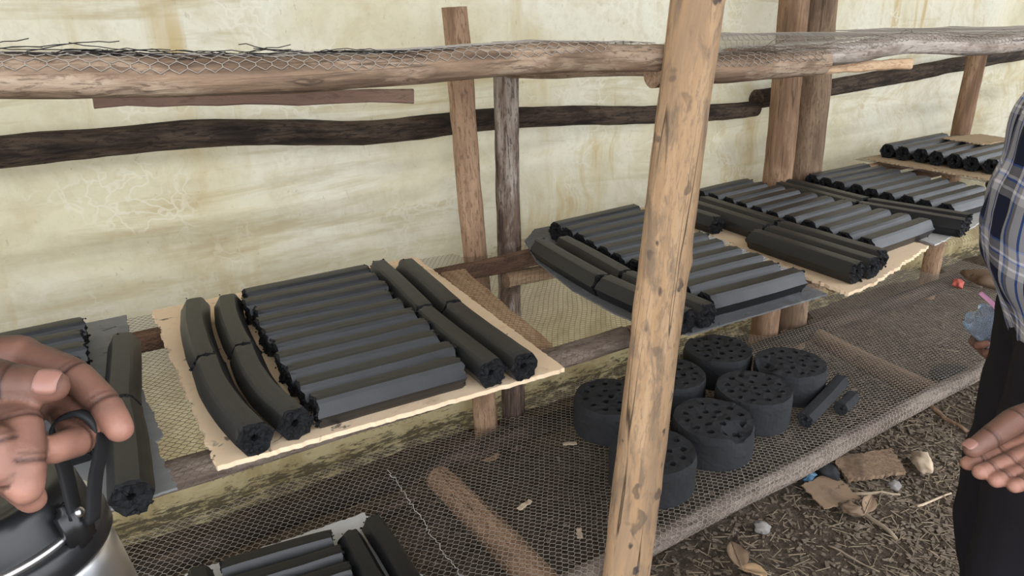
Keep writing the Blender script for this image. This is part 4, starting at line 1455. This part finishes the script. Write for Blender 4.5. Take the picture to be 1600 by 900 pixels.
def band(name, pts, width_dir, width, thick):
    pts = [Vector(p) for p in pts]
    # smooth the path
    fine = []
    n = len(pts)
    for i in range(n - 1):
        p0, p1, p2, p3 = pts[max(i - 1, 0)], pts[i], pts[i + 1], pts[min(i + 2, n - 1)]
        for k in range(6):
            t = k / 6
            fine.append(0.5 * ((2 * p1) + (p2 - p0) * t + (2 * p0 - 5 * p1 + 4 * p2 - p3) * t * t + (3 * p1 - p0 - 3 * p2 + p3) * t ** 3))
    fine.append(pts[-1])
    wd = Vector(width_dir).normalized()
    vs, fs = [], []
    m = len(fine)
    for i, p in enumerate(fine):
        t = (fine[min(i + 1, m - 1)] - fine[max(i - 1, 0)]).normalized()
        w = (wd - t * wd.dot(t)).normalized()
        nn = t.cross(w)
        for a, b in ((-1, -.6), (-.8, -1), (.8, -1), (1, -.6), (1, .6), (.8, 1), (-.8, 1), (-1, .6)):
            vs.append(p + w * a * width / 2 + nn * b * thick / 2)
    for i in range(m - 1):
        for s in range(8):
            s2 = (s + 1) % 8
            fs.append((i * 8 + s, i * 8 + s2, (i + 1) * 8 + s2, (i + 1) * 8 + s))
    fs.append(tuple(range(7, -1, -1))); fs.append(tuple((m - 1) * 8 + s for s in range(8)))
    return mesh(name, vs, fs)


FL = Vector((-0.0655, 0.4165, 1.152))      # middle of the lid's rim
fl_root = empty('flask', FL)
ax = Vector((-0.17, 0.09, 1.0)).normalized()
fl_root.rotation_mode = 'QUATERNION'
fl_root.rotation_quaternion = ax.to_track_quat('Z', 'Y')
link('steel_body', lathe('steel_body', [(0.030, -0.235), (0.041, -0.232), (0.0445, -0.225), (0.0450, -0.06), (0.0450, -0.040), (0.0440, -0.034), (0.0425, -0.030), (0.020, -0.030)]), M['steel'], fl_root)
lid = link('lid', lathe('lid', [(0.020, -0.0300), (0.0455, -0.0300), (0.0475, -0.027), (0.0478, -0.0165), (0.0462, -0.0135), (0.0430, -0.0125), (0.0425, -0.008), (0.0415, 0.006), (0.0385, 0.012), (0.030, 0.0145), (0.0285, 0.0125), (0.012, 0.0120)]), M['black'], fl_root)
link('chrome_ring', lathe('chrome_ring', [(0.0420, -0.0115), (0.0452, -0.0120), (0.0458, -0.0100), (0.0450, -0.0085), (0.0420, -0.0080)]), M['steel'], lid)
garc = [(0.0478 * math.cos(a), 0.0478 * math.sin(a), -0.0215) for a in [math.radians(200 + 70 * q / 24) for q in range(25)]]
link('green_line', tube_mesh('green_line', garc, 0.0011, 6), M['green'], lid)
# lug on the side towards the strap
fq = fl_root.rotation_quaternion.copy()


def to_flask(p):
    return fq.inverted() @ (Vector(p) - FL)


lug_w = Vector((-0.0243, 0.3788, 1.1700))
lg = to_flask(lug_w)
ang = math.atan2(lg.y, lg.x)
bm = bmesh.new()
bmesh.ops.create_cube(bm, size=1)
for v in bm.verts:
    v.co = Vector((v.co.x * 0.012, v.co.y * 0.016, v.co.z * 0.026))
bmesh.ops.bevel(bm, geom=bm.edges[:], offset=0.004, segments=3, affect='EDGES')
bmesh.ops.transform(bm, matrix=Matrix.Translation((0.047 * math.cos(ang), 0.047 * math.sin(ang), -0.006)) @ Matrix.Rotation(ang, 4, 'Z'), verts=bm.verts)
lug = link('lug', bm_mesh('lug', bm, True), M['black'], fl_root)
bm = bmesh.new()
bmesh.ops.create_uvsphere(bm, u_segments=12, v_segments=8, radius=0.0028)
bmesh.ops.transform(bm, matrix=Matrix.Translation((0.0530 * math.cos(ang), 0.0530 * math.sin(ang), 0.001)), verts=bm.verts)
link('rivet', bm_mesh('rivet', bm, True), M['steel'], lug)
SP = [(-0.0290, 0.3830, 1.1600), (-0.0281, 0.3847, 1.1867), (-0.0281, 0.3844, 1.2030), (-0.0248, 0.3823, 1.2139), (-0.0157, 0.3757, 1.2202), (-0.0093, 0.3702, 1.2141), (-0.0109, 0.3710, 1.1996), (-0.0163, 0.3752, 1.1820), (-0.0220, 0.3775, 1.1580)]
link('strap', band('strap', [to_flask(p) for p in SP], fq.inverted() @ Vector((-0.62, -0.70, 0.35)), 0.0085, 0.0030), M['black_matte'], fl_root)
tag(fl_root, 'brushed steel flask with black lid and strap, hanging from the finger', 'flask')


# people standing in the aisle
def standing_person(name, base, face, label, shirt_mat, trouser_mat, right_hand, palm_dir, right_elbow, left_elbow, left_wrist, hem, belly=0.0, head_turn=0.0, scale=1.0):
    """base: spot between the feet; face: unit vector the person looks along"""
    F = Vector((face[0], face[1], 0)).normalized()
    Rr = Vector((F.y, -F.x, 0))
    B = Vector((base[0], base[1], 0))

    def P(f, r, z): return tuple(B + F * f * scale + Rr * r * scale + Vector((0, 0, z * scale)))
    root = empty(name, (0, 0, 0))
    sc = scale
    sh_r, sh_l = P(-0.01, 0.185, 1.395), P(-0.01, -0.185, 1.395)
    wr = right_hand['fore'][-1][0] if 'fore' in right_hand else None
    legs = []
    for s in (-1, 1):
        legs.append([(P(0, 0.085 * s, 0.93), 0.098 * sc), (P(0.015, 0.095 * s, 0.70), 0.082 * sc), (P(0.025, 0.098 * s, 0.50), 0.058 * sc), (P(-0.01, 0.10 * s, 0.34), 0.056 * sc), (P(-0.02, 0.10 * s, 0.10), 0.040 * sc)])
    torso = []
    for s in (-1, 0, 1):
        torso.append([(P(-0.012, 0.075 * s, 0.95), 0.105 * sc), (P(0.015 + belly * .5, 0.065 * s, 1.08), 0.105 * sc), (P(0.01 + belly * .3, 0.080 * s, 1.24), 0.105 * sc), (P(-0.005, 0.09 * s, 1.36), 0.080 * sc)])
    shoulders = [[(P(-0.01, -0.10, 1.40), 0.060 * sc), (sh_l, 0.058 * sc)], [(P(-0.01, 0.10, 1.40), 0.060 * sc), (sh_r, 0.058 * sc)]]
    neck = [(P(-0.015, 0, 1.40), 0.062 * sc), (P(0.0, 0, 1.50), 0.052 * sc), (P(0.015, 0, 1.56), 0.055 * sc)]
    head = [[(P(0.00, 0, 1.66), 0.083 * sc), (P(0.030, 0, 1.635), 0.075 * sc), (P(0.050, 0, 1.585), 0.052 * sc), (P(0.066, 0, 1.545), 0.032 * sc)],
            [(P(-0.03, 0, 1.665), 0.082 * sc), (P(0.03, 0, 1.67), 0.078 * sc)],
            [(P(0.098, 0, 1.635), 0.010 * sc), (P(0.118, 0, 1.600), 0.015 * sc)],
            [(P(0.098, -0.014, 1.562), 0.011 * sc), (P(0.098, 0.014, 1.562), 0.011 * sc)],
            [(P(0.098, -0.016, 1.577), 0.0085 * sc), (P(0.098, 0.016, 1.577), 0.0085 * sc)],
            [(P(0.092, -0.045, 1.660), 0.012 * sc), (P(0.105, 0, 1.662), 0.011 * sc), (P(0.092, 0.045, 1.660), 0.012 * sc)]]
    for s in (-1, 1):
        head.append([(P(-0.005, 0.084 * s, 1.650), 0.014 * sc), (P(0.0, 0.086 * s, 1.618), 0.011 * sc)])
    re, le, lw = right_elbow, left_elbow, left_wrist
    arm_r = [(sh_r, 0.055 * sc), (re, 0.044 * sc), (wr, 0.027 * sc)]
    arm_l = [(sh_l, 0.055 * sc), (le, 0.044 * sc), (lw, 0.028 * sc)]
    body = remeshed(capsules(legs + torso + shoulders + [neck, arm_r, arm_l]), 0.009, 6)
    hd = remeshed(capsules(head + [neck]), 0.0045, 3)
    d = (Vector(lw) - Vector(le)).normalized()
    side = d.cross(Vector((0, 0, 1)))
    side = F if side.length < 0.2 else side.normalized()
    lh = {'fore': [(tuple(Vector(lw) - d * 0.06), 0.030 * sc), (lw, 0.026 * sc)]}
    for k, (off, ln) in enumerate(((-0.027, 0.075), (-0.009, 0.085), (0.009, 0.080), (0.027, 0.064))):
        k0 = Vector(lw) + d * 0.085 * sc + side * off * sc
        curl = side.cross(d) * 0.02
        lh['m%d' % (k + 1)] = [(lw, 0.022 * sc), (tuple(k0), 0.0115 * sc)]
        lh['f%d' % k] = [(tuple(k0), 0.0108 * sc), (tuple(k0 + d * ln * .45 * sc + curl * .2), 0.0092 * sc), (tuple(k0 + d * ln * .78 * sc + curl * .7), 0.0085 * sc), (tuple(k0 + d * ln * .98 * sc + curl * 1.3), 0.0076 * sc)]
    lh['thumb'] = [(tuple(Vector(lw) + d * 0.02), 0.020 * sc), (tuple(Vector(lw) + d * 0.055 - side * 0.036), 0.0135 * sc), (tuple(Vector(lw) + d * 0.085 - side * 0.050), 0.0108 * sc), (tuple(Vector(lw) + d * 0.110 - side * 0.055), 0.0090 * sc)]
    hl = hand_mesh(lh, 0.0026, side.cross(d), 4)
    hr = hand_mesh(right_hand, 0.0017, palm_dir, 5, palm_bias=0.12)
    bm = bmesh.new()
    lp = bm.verts.layers.float.new('palm'); lc = bm.verts.layers.float.new('crease')
    for m in (body, hd, hl, hr):
        bm.from_mesh(m)
    me = bm_mesh('body', bm, True)
    b = link('body', me, M['skin'], root)
    # shirt
    grow = 0.020
    sl = [[(p, r + grow) for p, r in c] for c in torso + shoulders]
    sl += [[(P(-0.025, 0.085 * s, 0.84), 0.104 * sc), (P(0.005 + belly * .4, 0.07 * s, 1.05), 0.120 * sc)] for s in (-1, 0, 1)]
    sl += [[(sh_l, 0.070), (le, 0.068)], [(sh_r, 0.070), (re, 0.068)]]
    cuff_l = Vector(le).lerp(Vector(lw), 0.86); sl.append([(le, 0.068), (tuple(cuff_l), 0.048)])
    cuff_r = Vector(re).lerp(Vector(wr), 0.80); sl.append([(re, 0.068), (tuple(cuff_r), 0.048)])
    sm = remeshed(capsules(sl), 0.010, 5)
    bm = bmesh.new(); bm.from_mesh(sm)
    for v in bm.verts:
        c = v.co
        w = 0.010 * ns(c.x * 9 + 3, c.y * 9, c.z * 4) + 0.006 * ns(c.x * 20, c.y * 20 + 2, c.z * 13) + 0.006 * ns((c.x - c.y) * 5 + c.z * 14, c.z * 8, 3)
        v.co = c + v.normal * w
    for (pc, pn) in ((Vector((0, 0, hem)), Vector((0, 0, -1))), (Vector(P(0, 0, 1.462)), Vector((0, 0, 1)))):
        bmesh.ops.bisect_plane(bm, geom=bm.verts[:] + bm.edges[:] + bm.faces[:], plane_co=pc, plane_no=pn, clear_outer=True)
    for a, cf in ((Vector(le), cuff_l), (Vector(re), cuff_r)):
        dd = (cf - a).normalized()
        near = set(v for v in bm.verts if (v.co - cf).length < 0.085)
        eds = [e for e in bm.edges if all(v in near for v in e.verts)]
        fcs = [f for f in bm.faces if all(v in near for v in f.verts)]
        bmesh.ops.bisect_plane(bm, geom=list(near) + eds + fcs, plane_co=cf, plane_no=dd, clear_outer=True)
    sm2 = bm_mesh('shirt', bm, True)
    so = link('shirt', sm2, shirt_mat, root)
    md = so.modifiers.new('thickness', 'SOLIDIFY'); md.thickness = 0.003
    # collar
    ring = [(P(-0.015 + 0.066 * math.cos(a), 0.066 * math.sin(a), 1.462 - 0.022 * math.cos(a)), 0.011) for a in [2 * math.pi * k / 16 for k in range(17)]]
    link('collar', remeshed(capsules([ring], 8), 0.006, 2), shirt_mat, so)
    # trousers
    tl = [[(p, r + (0.020 if i < 2 else 0.030)) for i, (p, r) in enumerate(c)] for c in legs]
    tl += [[(P(0, 0.075 * s, 0.92), 0.116 * sc), (P(0.0, 0.07 * s, 1.00), 0.110 * sc)] for s in (-1, 0, 1)]
    tm = remeshed(capsules(tl), 0.010, 5)
    bm = bmesh.new(); bm.from_mesh(tm)
    for v in bm.verts:
        c = v.co
        v.co = c + v.normal * (0.007 * ns(c.x * 7, c.y * 7, c.z * 11) + 0.005 * ns((c.x + c.y) * 8 + c.z * 16, c.z * 9, 5))
    bmesh.ops.bisect_plane(bm, geom=bm.verts[:] + bm.edges[:] + bm.faces[:], plane_co=Vector((0, 0, 0.055)), plane_no=Vector((0, 0, -1)), clear_outer=True)
    link('trousers', bm_mesh('trousers', bm, True), trouser_mat, root)
    for s in (-1, 1):
        shoe = remeshed(capsules([[(P(-0.06, 0.10 * s, 0.045), 0.040), (P(0.04, 0.102 * s, 0.042), 0.042), (P(0.15, 0.108 * s, 0.034), 0.036)], [(P(-0.02, 0.10 * s, 0.06), 0.046), (P(-0.02, 0.10 * s, 0.11), 0.048)]]), 0.007, 4)
        bm = bmesh.new(); bm.from_mesh(shoe)
        for v in bm.verts: v.co.z = max(v.co.z, 0.0)
        link('shoe', bm_mesh('shoe', bm, True), M['sole'], root)
    # hair and eyes
    hm = remeshed(capsules([[(P(-0.035, 0, 1.672), 0.087 * sc), (P(0.028, 0, 1.688), 0.080 * sc)], [(P(-0.05, 0, 1.60), 0.066 * sc), (P(-0.035, 0, 1.67), 0.085 * sc)]]), 0.006, 3)
    link('hair', hm, M['hair'], root)
    for s in (-1, 1):
        bm = bmesh.new()
        bmesh.ops.create_uvsphere(bm, u_segments=14, v_segments=10, radius=0.012 * sc, matrix=Matrix.Translation(Vector(P(0.092, 0.031 * s, 1.640))))
        e = link('eye', bm_mesh('eye', bm, True), M['eye'], root)
        bm = bmesh.new()
        bmesh.ops.create_uvsphere(bm, u_segments=12, v_segments=8, radius=0.0062 * sc, matrix=Matrix.Translation(Vector(P(0.0995, 0.031 * s, 1.640))))
        link('iris', bm_mesh('iris', bm, True), M['black'], e)
    return tag(root, label, 'person')


HAND_B = {
    'm1': [((0.8020, 0.2236, 1.0263), 0.0240), ((0.7596, 0.2386, 1.0154), 0.0190), ((0.7312, 0.2513, 1.0044), 0.0115)],
    'm2': [((0.7957, 0.2211, 1.0261), 0.0240), ((0.7497, 0.2313, 1.0135), 0.0180), ((0.7240, 0.2418, 1.0015), 0.0115)],
    'm3': [((0.7894, 0.2186, 1.0259), 0.0230), ((0.7424, 0.2227, 1.0123), 0.0180), ((0.7185, 0.2319, 1.0000), 0.0110)],
    'm4': [((0.7831, 0.2162, 1.0258), 0.0220), ((0.7432, 0.2146, 1.0095), 0.0160), ((0.7147, 0.2208, 0.9980), 0.0105)],
    'thumb': [((0.7950, 0.2254, 1.0347), 0.0200), ((0.7495, 0.2462, 1.0324), 0.0165), ((0.7099, 0.2578, 1.0316), 0.0125), ((0.6763, 0.2618, 1.0225), 0.0105), ((0.6577, 0.2660, 1.0145), 0.0082)],
    'index': [((0.7312, 0.2513, 1.0044), 0.0105), ((0.7056, 0.2627, 0.9946), 0.0086), ((0.6888, 0.2706, 0.9892), 0.0079), ((0.6787, 0.2754, 0.9860), 0.0072)],
    'middle': [((0.7240, 0.2418, 1.0015), 0.0105), ((0.6959, 0.2501, 0.9953), 0.0087), ((0.6754, 0.2552, 0.9925), 0.0080), ((0.6652, 0.2583, 0.9911), 0.0073)],
    'ring': [((0.7185, 0.2319, 1.0000), 0.0102), ((0.6928, 0.2380, 0.9923), 0.0084), ((0.6747, 0.2422, 0.9906), 0.0077), ((0.6663, 0.2445, 0.9898), 0.0070)],
    'little': [((0.7147, 0.2208, 0.9980), 0.0095), ((0.6917, 0.2263, 0.9927), 0.0077), ((0.6772, 0.2285, 0.9916), 0.0070), ((0.6689, 0.2308, 0.9908), 0.0064)],
    'fore': [((0.9278, 0.1999, 1.0485), 0.0350), ((0.8020, 0.2236, 1.0263), 0.0260)],
}
PF = Vector((-0.55, 0.835, 0)).normalized()     # the way the plaid-shirted person faces
PR = Vector((PF.y, -PF.x, 0))
PC = Vector((1.290, 0.392, 0))


def at_person(f, r, z):
    return PC + PF * f + PR * r + Vector((0, 0, z))


# the bottle is held at the right hip: far side of it in the palm, fingers under it, thumb over it
BOT = at_person(0.118, 0.255, 0.835)
BAX = (PF * -0.12 + Vector((0, 0, -0.10))).normalized()
BUP = (PF * -0.10 + Vector((0, 0, 0.12))).normalized()


def grip(sv, deg, rho):
    t = math.radians(deg)
    return tuple(BOT + BAX * (0.075 + sv) + (PR * math.cos(t) + BUP * math.sin(t)) * rho)


wristC = tuple(BOT + BAX * 0.075 + PR * 0.058 + BUP * 0.060)
elbowC = tuple(at_person(-0.07, 0.30, 1.10))
HAND_C = {'fore': [(tuple(Vector(wristC).lerp(Vector(elbowC), 0.35)), 0.034), (wristC, 0.026)]}
for q, sv in enumerate((-0.030, -0.010, 0.010, 0.030)):
    HAND_C['m%d' % (q + 1)] = [(wristC, 0.022), (grip(sv * .8, 15, 0.053), 0.017), (grip(sv, -30, 0.0455), 0.0115)]
    HAND_C['f%d' % (q + 1)] = [(grip(sv, -30, 0.0455), 0.0110), (grip(sv, -78, 0.0425), 0.0093), (grip(sv, -118, 0.0415), 0.0085), (grip(sv, -150, 0.0405), 0.0075)]
HAND_C['thumb'] = [(wristC, 0.019), (grip(-0.010, 52, 0.052), 0.0135), (grip(-0.022, 88, 0.0445), 0.0105), (grip(-0.030, 120, 0.0420), 0.0088)]
pa = standing_person('person', (PC.x, PC.y), (PF.x, PF.y), 'person in navy and white plaid shirt and black trousers holding a plastic bottle',
                     M['plaid'], M['trousers'], HAND_C, tuple(-PR), elbowC, tuple(at_person(-0.07, -0.218, 1.09)), tuple(at_person(-0.02, -0.225, 0.84)), 0.905, belly=0.082)
pb = standing_person('person', (0.99, -0.20), (-0.847, 0.531), 'person standing in the aisle holding out one open hand, palm up',
                     M['blue_shirt'], M['grey_trousers'], HAND_B, (-0.35, -0.55, 0.75), (1.035, 0.105, 1.080), (1.04, -0.42, 1.08), (1.01, -0.46, 0.84), 0.90)
nail(pb, HAND_B['thumb'][-1][0], HAND_B['thumb'][-2][0], (-0.1, 0.1, 1.0), 0.0088)

# bottle in the hand of the plaid-shirted person
b0, b1 = BOT, BOT + BAX * 0.2
bt = empty('plastic_bottle', b0)
bt.rotation_mode = 'QUATERNION'
bt.rotation_quaternion = (b1 - b0).to_track_quat('Z', 'Y')
prof = [(0.006, 0.010), (0.016, 0.002), (0.026, 0.000), (0.031, 0.006), (0.0325, 0.016), (0.0310, 0.022), (0.0325, 0.028), (0.0325, 0.040), (0.0312, 0.045), (0.0325, 0.050), (0.0325, 0.066), (0.0312, 0.071), (0.0325, 0.076), (0.0325, 0.12), (0.030, 0.14), (0.016, 0.165), (0.0125, 0.172), (0.0125, 0.188)]
bme = lathe('bottle_body', prof, 40)
for v in bme.vertices:
    a = math.atan2(v.co.y, v.co.x); k = 1 + 0.09 * ns(math.cos(a) * 3, math.sin(a) * 3, v.co.z * 70)
    if v.co.z < 0.02: v.co.z += 0.005 * math.cos(5 * a) * (0.02 - v.co.z) / 0.02
    v.co.x *= k; v.co.y *= k
link('bottle_body', bme, M['clear'], bt)
link('bottle_cap', lathe('bottle_cap', [(0.010, 0.186), (0.0150, 0.186), (0.0152, 0.200), (0.0140, 0.202), (0.008, 0.202)], 28), M['blue'], bt)
tag(bt, 'crumpled clear bluish plastic bottle held base outwards', 'bottle')
pn = link('pen', tube_mesh('pen', [grip(-0.108, 112, 0.0385), grip(-0.060, 112, 0.0385), grip(0.030, 112, 0.0385)], [0.0042, 0.0045, 0.0045], 10), M['pink'])
tag(pn, 'pink pen sticking out beside the plastic bottle', 'pen')
